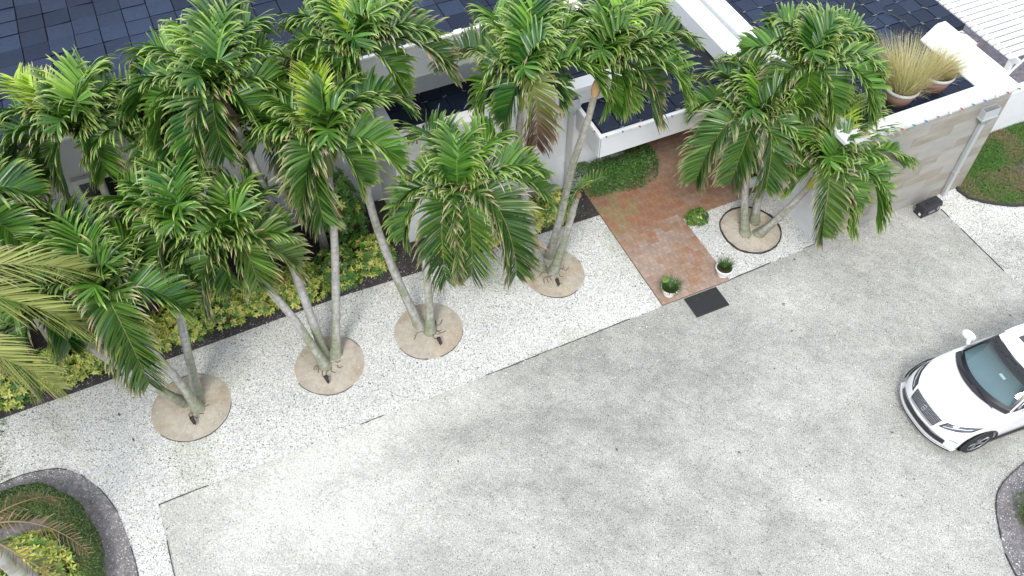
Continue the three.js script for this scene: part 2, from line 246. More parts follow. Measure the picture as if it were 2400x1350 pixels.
// paved path of stamped pavers, each its own stone
{
  const root = new THREE.Group(); root.name = numbered('path'); root.userData = { kind: 'structure', label: 'terracotta paved path from the driveway to the porch' }; scene.add(root);
  mesh('joint_bed', merge([bx(8.48, 10.36, -0.02, 0.012, -12.43, -10.18), bx(8.48, 13.2, -0.02, 0.012, -17.4, -12.431)]), mat(0.17, 0.13, 0.1, 1), root);
  const R = rng(5), tex = speckle(256, 21, [0.8, 0.8, 0.8], 0.28, 7, 5, 0.25), bump = speckle(256, 22, [0.5, 0.5, 0.5], 0.8, 5, 4, 0.2);
  const pal = [[0.58, 0.3, 0.18], [0.56, 0.335, 0.22], [0.6, 0.37, 0.245], [0.59, 0.4, 0.29], [0.585, 0.42, 0.335], [0.63, 0.47, 0.375], [0.54, 0.29, 0.185], [0.52, 0.38, 0.2]].map((c) => new THREE.MeshStandardMaterial({ color: lin(...c), map: tex, bumpMap: bump, bumpScale: 0.006, roughness: 0.75 }));
  const cache = new Map();
  const stone = (w, d) => { const v = Math.floor(R() * 3), k = `${w.toFixed(2)},${d.toFixed(2)},${v}`; if (!cache.has(k)) {
    const s = new THREE.Shape(), a = w / 2 - 0.004, b = d / 2 - 0.004, j = () => (R() - 0.5) * 0.014, c = 0.012;
    s.moveTo(-a + c + j(), -b); s.lineTo(a - c, -b + j() * 0.5); s.lineTo(a, -b + c + j()); s.lineTo(a + j() * 0.5, b - c); s.lineTo(a - c + j(), b); s.lineTo(-a + c, b + j() * 0.5); s.lineTo(-a, b - c + j()); s.lineTo(-a + j() * 0.5, -b + c); s.closePath();
    const g = new THREE.ExtrudeGeometry(s, { depth: 0.02, bevelEnabled: true, bevelThickness: 0.004, bevelSize: 0.003, bevelSegments: 1 }); g.rotateX(-Math.PI / 2); cache.set(k, worldUV(g, 0.5)); } return cache.get(k); };
  let z = -10.2, row = 0;
  while (z > -15.6) {
    const d = [0.17, 0.23, 0.2, 0.28][Math.floor(R() * 4)]; const wide = z - d < -12.4, xr = wide ? 12.42 : 10.35; let x = 8.49;
    while (x < xr - 0.05) {
      let w = [0.22, 0.3, 0.26, 0.38][Math.floor(R() * 4)]; if (row % 2 && x < 8.5) w = 0.16; if (x + w > xr - 0.12) w = xr - x;
      w = Math.round(w * 50) / 50; const cx = x + w / 2, cz = z - d / 2;
      // worn pale near the drive, orange towards the porch, a mossy corner by the soil bed
      const n = fbm(cx * 0.9 + 4, cz * 0.9, 2.2, 3) + (R() - 0.5) * 0.22, far = step(-11.0, -13.4, cz), moss = Math.hypot(cx - 8.6, cz + 13.3) < 0.95 + (R() - 0.5) * 0.8;
      let k = n < 0.34 ? 6 : n < 0.46 ? 0 : n < 0.56 ? 1 : n < 0.66 ? 2 : 3; if (far < 0.75 && R() > far) k = n < 0.42 ? 1 : n < 0.52 ? 3 : n < 0.62 ? 4 : 5; if (moss && R() < 0.6) k = 7;
      const m = mesh('paver', stone(w, d), pal[k], root); m.position.set(cx, 0.0005 + (R() - 0.5) * 0.005, cz); m.rotation.set((R() - 0.5) * 0.008, R() < 0.5 ? 0 : Math.PI, (R() - 0.5) * 0.008); x += w;
    }
    z -= d; row++;
  }
}

// ---------------------------------------------------------------- the house
const stucco = new THREE.MeshStandardMaterial({ color: lin(0.82, 0.83, 0.835), roughness: 0.9, map: speckle(256, 31, [0.93, 0.93, 0.93], 0.06, 9, 4, 0.5), bumpMap: speckle(256, 32, [0.5, 0.5, 0.5], 0.6, 40, 3, 0.6), bumpScale: 0.003 });
const whiteTrim = mat(0.8, 0.8, 0.79, 0.55), greyTrim = mat(0.55, 0.56, 0.57, 0.5), siding = mat(0.62, 0.63, 0.64, 0.6), metalGrey = mat(0.52, 0.54, 0.55, 0.35, { metalness: 0.35 }), darkIn = mat(0.03, 0.03, 0.035, 0.9);
const house = thing('house', 'white low house with black tiled flat roofs behind the palms', 'house', [0, 0, 0]);
// walls
const wallM = (g) => worldUV(g, 1.5);
mesh('wall', wallM(bx(3.6, 9.7, 0, 3.36, -14.75, -14.48)), stucco, house).userData.label = 'plain white front wall left of the porch';
mesh('wall', wallM(bx(3.6, 3.85, 0, 3.36, -16.2, -14.751)), stucco, house);
mesh('wall', wallM(bx(9.45, 9.7, 0, 3.36, -17.5, -14.751)), stucco, house);
mesh('wall', wallM(bx(-9, 8.15, 0, 4.6, -16.5, -16.2)), stucco, house).userData.label = 'house wall under the eaves behind the palms';
mesh('wall', wallM(bx(8.41, 13.0, 0, 2.5, -17.7, -17.4)), stucco, house);
mesh('wall', wallM(merge([bx(12.9, 13.12, 0, 3.3, -17.4, -10.385)])), stucco, house).userData.label = 'white side wall beside the porch path';
mesh('wall', wallM(bx(13.121, 17.62, 0, 3.3, -10.62, -10.4)), stucco, house);
mesh('wall', wallM(bx(17.4, 17.62, 0, 3.3, -12.6, -10.621)), stucco, house);
mesh('wall', wallM(bx(17.0, 18.5, 0, 2.93, -12.62, -12.4)), mat(0.6, 0.61, 0.62, 0.85), house).userData.label = 'short house wall beside the slatted pergola, shade painted grey';  // house wall in shadow; that shade is put into its grey
mesh('wall', wallM(bx(18.3, 18.5, 0, 2.93, -19, -12.621)), stucco, house);
mesh('side_ledge', bx(17.625, 18.5, 0, 2.45, -12.399, -11.7), mat(0.52, 0.53, 0.54, 0.8), house);
// stone-look cladding on the front of the right block: long planks in courses
{
  const tex = speckle(512, 41, [0.82, 0.81, 0.79], 0.2, 5, 5, 0.12), tex2 = speckle(512, 43, [0.78, 0.76, 0.72], 0.24, 6, 5, 0.12), bump = speckle(256, 42, [0.5, 0.5, 0.5], 0.7, 9, 4, 0.2), R = rng(9);
  const ms = [[0.52, 0.508, 0.48, tex], [0.51, 0.495, 0.465, tex2], [0.525, 0.515, 0.49, tex], [0.515, 0.495, 0.46, tex2], [0.505, 0.5, 0.485, tex]].map(([r, g, b, t]) => new THREE.MeshStandardMaterial({ color: lin(r, g, b), map: t, bumpMap: bump, bumpScale: 0.004, roughness: 0.6 }));
  const clad = new THREE.Group(); clad.name = 'cladding'; clad.userData.label = 'beige grey stone plank cladding'; house.add(clad);
  const cache = new Map();
  for (let r = 0; r < 11; r++) { let x = 12.905; const y = 0.02 + r * 0.298; let first = true;
    while (x < 17.6) { let L = first ? [1.2, 0.4, 0.8][r % 3] : 1.2; first = false; L = Math.min(L, 17.615 - x); const k = L.toFixed(2) + Math.floor(R() * 3); if (!cache.has(k)) { const g = box(L - 0.004, 0.294, 0.014), w = worldUV(g, 1.6), u = w.attributes.uv, dx = R(), dy = R(); for (let i = 0; i < u.count; i++) u.setXY(i, u.getX(i) * 0.55 + dx, u.getY(i) * 2.2 + dy); cache.set(k, w); }
      const m = mesh('plank', cache.get(k), ms[Math.floor(R() * 5)], clad); m.position.set(x + L / 2, y + 0.149, -10.39 + (R() - 0.5) * 0.002); x += L; } }
}
// parapet caps
mesh('parapet_cap', merge([bx(3.55, 9.75, 3.361, 3.42, -14.8, -14.43), bx(3.55, 9.75, 3.3, 3.36, -14.47, -14.44), bx(9.4, 9.75, 3.361, 3.42, -17.5, -14.801)]), whiteTrim, house);
mesh('parapet_cap', merge([bx(12.74, 17.68, 3.301, 3.4, -10.74, -10.35), bx(13.3, 17.0, 3.02, 3.3, -10.74, -10.625)]), whiteTrim, house);
mesh('metal_edge', bx(12.9, 17.7, 3.24, 3.3, -10.38, -10.34), greyTrim, house);
// side parapet at the right with its sloping inner flashing
{
  const s = new THREE.Shape(); s.moveTo(0, 0); s.lineTo(0.62, 0); s.lineTo(0.62, 0.42); s.lineTo(0.36, 0.42); s.lineTo(0.36, 0.395); s.lineTo(0.33, 0.395); s.lineTo(0.0, 0.06); s.closePath();
  const g = new THREE.ExtrudeGeometry(s, { depth: 2.2, bevelEnabled: false }); g.translate(17.06, 3.05, -12.95);
  const p = mesh('side_parapet', g, whiteTrim, house); p.userData.label = 'white side parapet sloping down to the roof tiles';
  mesh('flashing_joint', bx(17.2, 17.42, 3.37, 3.385, -11.9, -11.885).rotateZ(0), greyTrim, p);
}
// long white cap and gutter between porch roof and right roof
{
  const g = new THREE.Group(); g.name = 'roof_gutter'; g.userData.label = 'long white parapet cap with pale gutter beside it'; house.add(g);
  mesh('cap', merge([bx(12.74, 13.155, 3.32, 3.45, -14.9, -10.745), bx(12.74, 13.155, 3.325, 3.455, -22, -14.908)]), whiteTrim, g);
  mesh('channel', merge([bx(12.1, 12.7, 2.9, 3.3, -22, -13.35), bx(12.1, 12.18, 3.3, 3.34, -22, -13.35)]), mat(0.74, 0.77, 0.78, 0.5), g);
  mesh('seam', bx(12.705, 12.735, 2.9, 3.36, -22, -13.3), metalGrey, g);
}
// roofs covered with square black rubber tiles
const tileTex = speckle(256, 51, [0.75, 0.78, 0.82], 0.35, 6, 5, 0.5), tileBump = speckle(256, 52, [0.5, 0.5, 0.5], 0.9, 60, 2, 0.9), tileRough = speckle(256, 53, [0.72, 0.72, 0.72], 0.25, 4, 4, 0.2);
const tileMats = [[0.026, 0.033, 0.046, 0.58], [0.022, 0.028, 0.039, 0.64], [0.034, 0.044, 0.062, 0.5], [0.03, 0.037, 0.052, 0.54], [0.019, 0.024, 0.034, 0.7]].map(([r, g, b, ro]) => new THREE.MeshPhysicalMaterial({ specularIntensity: 0.6, color: lin(r * 0.5, g * 0.85, b * 1.35), map: tileTex, bumpMap: tileBump, bumpScale: 0.002, roughness: ro, roughnessMap: null }));  // sky sheen is painted in as blue and varied tile tones
const tileBackMats = [[0.012, 0.013, 0.016]].map((c) => mat(...c, 1));
const wireMat = mat(0.55, 0.55, 0.53, 0.4, { metalness: 0.6 });
function tileGeo(size, seed, bend) {
  const R = rng(seed), n = 3, a = size / 2 - 0.011, pos = [], uv = [], idx = [], h = 0.03, c = [R(), R(), R(), R()].map((v) => (v - 0.4) * bend), du = R(), dv = R();
  for (let j = 0; j <= n; j++) for (let i = 0; i <= n; i++) { const u = i / n, v = j / n; const corner = c[0] * (1 - u) * (1 - v) + c[1] * u * (1 - v) + c[2] * (1 - u) * v + c[3] * u * v; pos.push(-a + 2 * a * u, h + corner - bend * 0.7 * Math.sin(u * Math.PI) * Math.sin(v * Math.PI) * 0.6 + bend * 0.5 * (v > 0.99 ? Math.sin(u * 3.14) * (R() * 0.6) : 0), -a + 2 * a * v); uv.push(u + du, v + dv); }
  for (let j = 0; j < n; j++) for (let i = 0; i < n; i++) { const p = j * (n + 1) + i; idx.push(p, p + n + 1, p + 1, p + 1, p + n + 1, p + n + 2); }
  const ring = []; for (let i = 0; i <= n; i++) ring.push(i); for (let j = 1; j <= n; j++) ring.push(j * (n + 1) + n); for (let i = n - 1; i >= 0; i--) ring.push(n * (n + 1) + i); for (let j = n - 1; j >= 0; j--) ring.push(j * (n + 1));
  const b0 = pos.length / 3; for (const r of ring) { pos.push(pos[3 * r], 0, pos[3 * r + 2]); uv.push(uv[2 * r], uv[2 * r + 1]); }
  for (let k = 0; k + 1 < ring.length; k++) idx.push(ring[k], ring[k + 1], b0 + k, ring[k + 1], b0 + k + 1, b0 + k);
  const g = new THREE.BufferGeometry(); g.setAttribute('position', new THREE.Float32BufferAttribute(pos, 3)); g.setAttribute('uv', new THREE.Float32BufferAttribute(uv, 2)); g.setIndex(idx); return toCreasedNormals(g, 0.6);
}
const tileFlat = [1, 2, 3, 4, 5].map((s) => tileGeo(0.5, s, 0.008)), tileBent = [6, 7, 8, 9, 10, 11].map((s) => tileGeo(0.54, s, 0.026));
function tileRoof(name, label, x0, x1, z1, z0, y, seen, bent, wires, seed, weights) { // z1 front edge, z0 back edge
  const root = mesh(name, bx(x0, x1, y - 0.18, y - 0.012, z0, z1), tileBackMats[0], house); root.userData.label = label;
  const R = rng(seed), rest = [], clips = [], S = bent ? 0.54 : 0.5;
  for (let z = z1 - S / 2; z > z0 + 0.1; z -= S) for (let x = x0 + S / 2; x < x1 - 0.1; x += S) {
    const g = (bent ? tileBent : tileFlat)[Math.floor(R() * 5)], rot = Math.floor(R() * 4) * Math.PI / 2, dx = (R() - 0.5) * 0.014, dz = (R() - 0.5) * 0.012, ty = (R() - 0.5) * (bent ? 0.012 : 0.005), n = fbm(x * 0.45 + seed, z * 0.45, 1.3, 2) + (R() - 0.5) * 0.5;
    const k = n < 0.36 ? 4 : n < 0.46 ? 1 : n < 0.56 ? 0 : n < 0.68 ? 3 : 2, tx = (R() - 0.5) * (bent ? 0.03 : 0.012), tz = (R() - 0.5) * (bent ? 0.03 : 0.012);
    if (seen(x, z)) { const m = mesh('tile', g, tileMats[clamp(k, 0, 4)], root); m.position.set(x + dx, y - 0.008 + ty + 0.006, z + dz); m.rotation.set(tx, rot, tz); }
    else { const q = g.clone(); q.rotateY(rot); q.translate(x + dx, y + ty, z + dz); rest.push(q); }
    if (wires && R() < 0.75) for (let w = 0; w < 3; w++) { const a = R() * 3.14, L = 0.03 + 0.05 * R(); clips.push(rod([x + 0.25 - Math.cos(a) * L, y + 0.035, z + 0.25 - Math.sin(a) * L], [x + 0.25 + Math.cos(a) * L, y + 0.05, z + 0.25 + Math.sin(a) * L], 0.0035, 3)); }
  }
  if (rest.length) mesh('tile_field', merge(rest), tileMats[1], root).userData.kind = 'stuff';
  if (clips.length) mesh('tie_wire', merge(clips), wireMat, root).userData.kind = 'stuff';
  return root;
}
tileRoof('main_roof', 'high flat roof of blue-black square tiles behind the palms', -9, 8.5, -15.5, -23, 5.05, (x, z) => (x > -4.4 && x < 1.3 && z > -20.8 && z < -16) || (x > 5 && x < 7.8 && z > -17.8), true, false, 61);
tileRoof('lower_roof', 'small sunken black tiled roof behind the white front wall', 3.85, 9.44, -14.82, -16.19, 3.06, (x, z) => x > 4.4 && x < 8.6, false, true, 62);
tileRoof('porch_roof', 'black tiled porch roof edged with coloured bulbs', 8.3, 12.1, -13.36, -21, 2.86, (x, z) => z > -16.9, false, true, 63);
tileRoof('block_roof', 'black tiled roof of the right block with grass pots', 13.17, 17.06, -10.76, -20, 3.05, (x, z) => z > -16.4 && z < -11.2 && x > 13.5, false, true, 64);
tileRoof('side_roof', 'strip of black roof tiles beside the slatted pergola', 17.07, 18.52, -12.98, -20, 3.05, (x, z) => z > -16.4, false, true, 65);
// lap siding on the main fascia and the porch fascia: each board its own piece
function boards(parent, name, x0, x1, y0, y1, z, n, along = 'x') {
  const h = (y1 - y0) / n;
  for (let i = 0; i < n; i++) {
    const s = new THREE.Shape(); s.moveTo(0, 0); s.lineTo(0.022, 0); s.lineTo(0.006, h - 0.002); s.lineTo(0, h - 0.002); s.closePath();
    const g = new THREE.ExtrudeGeometry(s, { depth: x1 - x0, bevelEnabled: false });
    if (along === 'x') { g.rotateY(-Math.PI / 2); g.translate(x1, y0 + i * h, z); g.scale(1, 1, 1); } else g.translate(z, y0 + i * h, x0);
    mesh(name, g, siding, parent);
  }
}
{
  const f = mesh('fascia', merge([bx(-9, 8.5, 4.2, 5.02, -15.5, -15.44)]), siding, house); f.userData.label = 'pale lap siding fascia under the high roof';
  boards(f, 'siding_board', -9, 8.5, 4.2, 5.0, -15.44, 5);
  mesh('drip_edge', bx(-9.05, 8.55, 5.021, 5.07, -15.55, -15.41), whiteTrim, f);
  mesh('soffit', bx(-9, 8.5, 4.2, 4.24, -16.2, -15.501), greyTrim, house);
  const p = mesh('porch_fascia', merge([bx(8.24, 12.9, 2.2, 2.8, -13.36, -13.31), bx(8.22, 8.27, 2.2, 2.8, -14.47, -13.361)]), siding, house); p.userData.label = 'pale boarded porch fascia with a sharp corner';
  boards(p, 'siding_board', 8.24, 12.89, 2.2, 2.8, -13.309, 4);
  for (let i = 0; i < 4; i++) { const g = bx(8.195, 8.219, 2.2 + i * 0.15, 2.2 + i * 0.15 + 0.147, -14.47, -13.3); mesh('siding_board', g, siding, p); }
  mesh('drip_edge', merge([bx(8.18, 12.9, 2.801, 2.86, -13.37, -13.27), bx(8.18, 8.27, 2.801, 2.86, -14.475, -13.371)]), whiteTrim, p);
  mesh('porch_soffit', bx(8.28, 12.89, 2.2, 2.24, -17.4, -13.37), whiteTrim, house);
}
// windows on the shaded rear wall
for (const [x, w, y0, y1] of [[-2.9, 1.0, 1.4, 3.3], [-5.2, 1.6, 1.4, 3.3]]) {
  const f = mesh('window', merge([bx(x, x + w, y1, y1 + 0.12, -16.2, -16.1), bx(x, x + w, y0 - 0.12, y0, -16.2, -16.1), bx(x - 0.1, x, y0 - 0.12, y1 + 0.12, -16.2, -16.1), bx(x + w, x + w + 0.1, y0 - 0.12, y1 + 0.12, -16.2, -16.1)]), whiteTrim, house);
  mesh('pane', bx(x, x + w, y0, y1, -16.19, -16.16), mat(0.02, 0.022, 0.025, 0.08), f);
  mesh('sill', bx(x - 0.15, x + w + 0.15, y0 - 0.18, y0 - 0.121, -16.2, -16.0), whiteTrim, f);
}
// rainwater heads and pipes
function downspout(x, zf, top, w, label) {
  const g = new THREE.Group(); g.name = 'downspout'; g.userData.label = label; house.add(g);
  const d = 0.17, h = 0.24, t = 0.012;
  mesh('conductor_head', merge([bx(x - w / 2, x + w / 2, top - h, top, zf, zf + t), bx(x - w / 2, x + w / 2, top - h, top, zf + d - t, zf + d), bx(x - w / 2, x - w / 2 + t, top - h, top, zf + t, zf + d - t), bx(x + w / 2 - t, x + w / 2, top - h, top, zf + t, zf + d - t), bx(x - w / 2 + t, x + w / 2 - t, top - h, top - h + t, zf + t, zf + d - t), bx(x - w / 2 - 0.02, x + w / 2 + 0.02, top - h - 0.03, top - h - 0.001, zf, zf + d + 0.02)]), metalGrey, g);
  const s = new THREE.CylinderGeometry(w * 0.62, 0.09, 0.22, 4, 1); s.rotateY(Math.PI / 4); s.scale(1, 1, d / w); s.translate(x, top - h - 0.145, zf + d / 2); mesh('funnel', s, metalGrey, g);
  mesh('pipe', merge([bx(x - 0.06, x + 0.06, 0.05, top - h - 0.2, zf + 0.01, zf + 0.1), bx(x - 0.075, x + 0.075, top - h - 1.9, top - h - 1.86, zf + 0.005, zf + 0.108)]), metalGrey, g);
  return g;
}
downspout(17.0, -10.38, 2.98, 0.46, 'grey rainwater head and pipe on the stone cladding');
downspout(8.02, -14.475, 3.22, 0.3, 'grey rainwater head and pipe beside the porch roof');
// black cable lying on the block roof
mesh('roof_cable', tube([[14.6, 3.1, -17.2], [15.4, 3.1, -15.9], [15.75, 3.1, -14.6], [16.3, 3.1, -14.0], [16.9, 3.1, -14.3], [17.15, 3.11, -13.9], [17.2, 3.1, -13.2], [17.6, 3.11, -13.05], [18.2, 3.1, -12.75], [18.5, 3.1, -12.45]], 0.011, 5, 80), mat(0.05, 0.07, 0.065, 0.5), house);

// white slatted pergola
{
  const pg = thing('pergola', 'white slatted pergola roof at the upper right corner', 'pergola', [18.6, 0, -12]);
  const wp = mat(0.8, 0.8, 0.8, 0.5);
  for (let i = 0; i < 27; i++) { const m = mesh('slat', box(7.4, 0.05, 0.135), wp, pg); m.position.set(3.72, 3.05, 0.45 - i * 0.205); }
  for (let i = 0; i < 6; i++) { const m = mesh('rafter', box(0.06, 0.14, 5.7), mat(0.7, 0.7, 0.72, 0.5), pg); m.position.set(0.25 + i * 1.2, 2.954, -2.2); }
  for (const [x, z] of [[0.3, 0.42], [3.85, 0.42], [7.2, 0.42], [7.2, -5]]) mesh('post', bx(x - 0.06, x + 0.06, 0, 2.883, z - 0.06, z + 0.06), wp, pg);
  mesh('brace', tube([[0.3, 1.9, 0.42], [0.5, 2.45, 0.42], [0.95, 2.88, 0.42]], 0.035, 6, 12), wp, pg);
}
structure('terrace', sheet([[18.5, -11.9], [27, -11.9], [27, -22], [18.5, -22]], 0.03, 0.5, (x, z) => { const v = 0.9 + 0.2 * fbm(x, z, 1); return [0.45 * v, 0.42 * v, 0.47 * v]; }, 1.7), soilMat);
{
  const w = thing('garden_wall', 'low white garden wall behind the patchy lawn', 'wall', [17.63, 0, -11.66]);
  mesh('wall_face', wallM(bx(0, 9, 0, 1.4, -0.2, 0)), stucco, w); mesh('coping', bx(0, 9, 1.401, 1.46, -0.23, 0.03), whiteTrim, w);
}

// coloured bulb strings along the roof edges
const bulbCols = [[0.62, 0.03, 0.03], [0.03, 0.12, 0.5], [0.02, 0.22, 0.12], [0.75, 0.72, 0.65]].map((c) => new THREE.MeshPhysicalMaterial({ color: lin(...c), roughness: 0.25, clearcoat: 0.6 })), wireWhite = mat(0.6, 0.64, 0.62, 0.6), socket = mat(0.06, 0.2, 0.14, 0.5);
function bulbString(label, pts, gap, dir, seq) {
  const A = V(...pts[0]), g = thing('string_light', label, 'string lights', pts[0], 'coloured bulb strings'); const P = pts.map((p) => V(...p).sub(A));
  const curve = new THREE.CurvePath(); for (let i = 0; i + 1 < P.length; i++) curve.add(new THREE.LineCurve3(P[i], P[i + 1])); const L = curve.getLength(), n = Math.floor(L / gap), R = rng(Math.round(L * 100));
  const cp = []; for (let i = 0; i <= n * 2; i++) { const p = curve.getPointAt(Math.min(1, i / (n * 2))); p.y += (i % 2 ? -0.02 : 0) + (R() - 0.5) * 0.008; cp.push(p); } mesh('cord', tube(cp, 0.006, 5, n * 8), wireWhite, g);
  const prof = [[0, 0], [0.013, 0.0], [0.019, 0.014], [0.021, 0.026], [0.017, 0.042], [0.008, 0.056], [0, 0.062]].map(([a, b]) => new THREE.Vector2(a, b)), bg = new THREE.LatheGeometry(prof, 8); const sg = new THREE.CylinderGeometry(0.012, 0.012, 0.03, 6); sg.translate(0, -0.012, 0);
  for (let i = 0; i <= n; i++) { const p = curve.getPointAt(i / n), m = mesh('bulb', bg, bulbCols[seq[i % seq.length]], g); m.position.copy(p); m.quaternion.setFromUnitVectors(V(0, 1, 0), V(...dir).add(V((R() - 0.5) * 0.5, (R() - 0.5) * 0.5, (R() - 0.5) * 0.3)).normalize()); m.scale.setScalar(1.05); mesh('socket', sg, socket, m); }
}
bulbString('bulb string along the white front wall parapet', [[3.7, 3.31, -14.41], [7.75, 3.31, -14.41]], 0.42, [0, -0.3, 1], [3, 0, 2, 1, 3, 1, 0]);
bulbString('bulb string around the porch roof corner', [[8.16, 2.86, -14.4], [8.16, 2.86, -13.25], [12.7, 2.86, -13.25]], 0.42, [-0.15, 0.4, 0.8], [2, 0, 0, 2, 1, 0, 2, 1]);
bulbString('bulb string along the parapet above the stone cladding', [[13.2, 3.32, -10.32], [17.66, 3.32, -10.32]], 0.32, [0, 0.35, 1], [2, 1, 3, 0, 2, 1, 0, 3, 0]);
bulbString('short bulb string at the roof edge by the pergola', [[17.7, 2.96, -12.37], [18.5, 2.96, -12.37]], 0.38, [0, 0.2, 1], [3, 3, 0]);

// ---------------------------------------------------------------- palms
class Builder { // grows one indexed mesh with vertex colours
  constructor() { this.p = []; this.c = []; this.i = []; }
  get n() { return this.p.length / 3; }
  vert(v, c) { this.p.push(v.x, v.y, v.z); this.c.push(c[0], c[1], c[2]); return this.n - 1; }
  geo() { const g = new THREE.BufferGeometry(); g.setAttribute('position', new THREE.Float32BufferAttribute(this.p, 3)); g.setAttribute('color', new THREE.Float32BufferAttribute(this.c, 3)); g.setIndex(this.i); g.computeVertexNormals(); return g; }
  // a leaf blade along a centreline of points, folded along its midrib
  blade(pts, wide, fold, width, col) {
    const n = pts.length; let prev = null; const t = V(0, 0, 0), nn = V(0, 0, 0), w = V(0, 0, 0), q = V(0, 0, 0);
    for (let k = 0; k < n; k++) {
      t.copy(pts[Math.min(n - 1, k + 1)]).sub(pts[Math.max(0, k - 1)]).normalize(); w.copy(wide).addScaledVector(t, -wide.dot(t)).normalize(); nn.crossVectors(t, w);
      const u = k / (n - 1), ww = width(u), c = col(u);
      const a = this.vert(q.copy(pts[k]).addScaledVector(w, -ww).addScaledVector(nn, fold * ww), c), b = this.vert(pts[k], c), d = this.vert(q.copy(pts[k]).addScaledVector(w, ww).addScaledVector(nn, fold * ww), c);
      if (prev) this.i.push(prev[0], a, prev[1], prev[1], a, b, prev[1], b, prev[2], prev[2], b, d);
      prev = [a, b, d];
    }
  }
}
const leafMat = new THREE.MeshPhysicalMaterial({ vertexColors: true, roughness: 0.3, transmission: 0.08, thickness: 0, side: THREE.DoubleSide, specularIntensity: 0.9 });
const rachisMat = new THREE.MeshStandardMaterial({ vertexColors: true, roughness: 0.5 });
const mixc = (a, b, t) => [lerp(a[0], b[0], t), lerp(a[1], b[1], t), lerp(a[2], b[2], t)];
// tones: deep green, young lime, old with dry tips, dead; lit and pale tip paint in highlights
const TONES = [
  { leaf: [0.02, 0.082, 0.014], lit: [0.13, 0.28, 0.028], tip: [0.38, 0.5, 0.12], dry: 0.1, stem: [0.2, 0.27, 0.06] },
  { leaf: [0.26, 0.42, 0.03], lit: [0.4, 0.54, 0.06], tip: [0.5, 0.56, 0.12], dry: 0.03, stem: [0.36, 0.42, 0.07] },
  { leaf: [0.03, 0.09, 0.016], lit: [0.13, 0.22, 0.035], tip: [0.42, 0.38, 0.17], dry: 0.5, stem: [0.28, 0.27, 0.09] },
  { leaf: [0.17, 0.12, 0.06], lit: [0.24, 0.15, 0.08], tip: [0.2, 0.13, 0.1], dry: 0.9, stem: [0.24, 0.18, 0.09] },
  { leaf: [0.07, 0.2, 0.02], lit: [0.25, 0.44, 0.035], tip: [0.44, 0.54, 0.15], dry: 0.06, stem: [0.26, 0.34, 0.07] },
];
const DRY = [0.5, 0.4, 0.25];
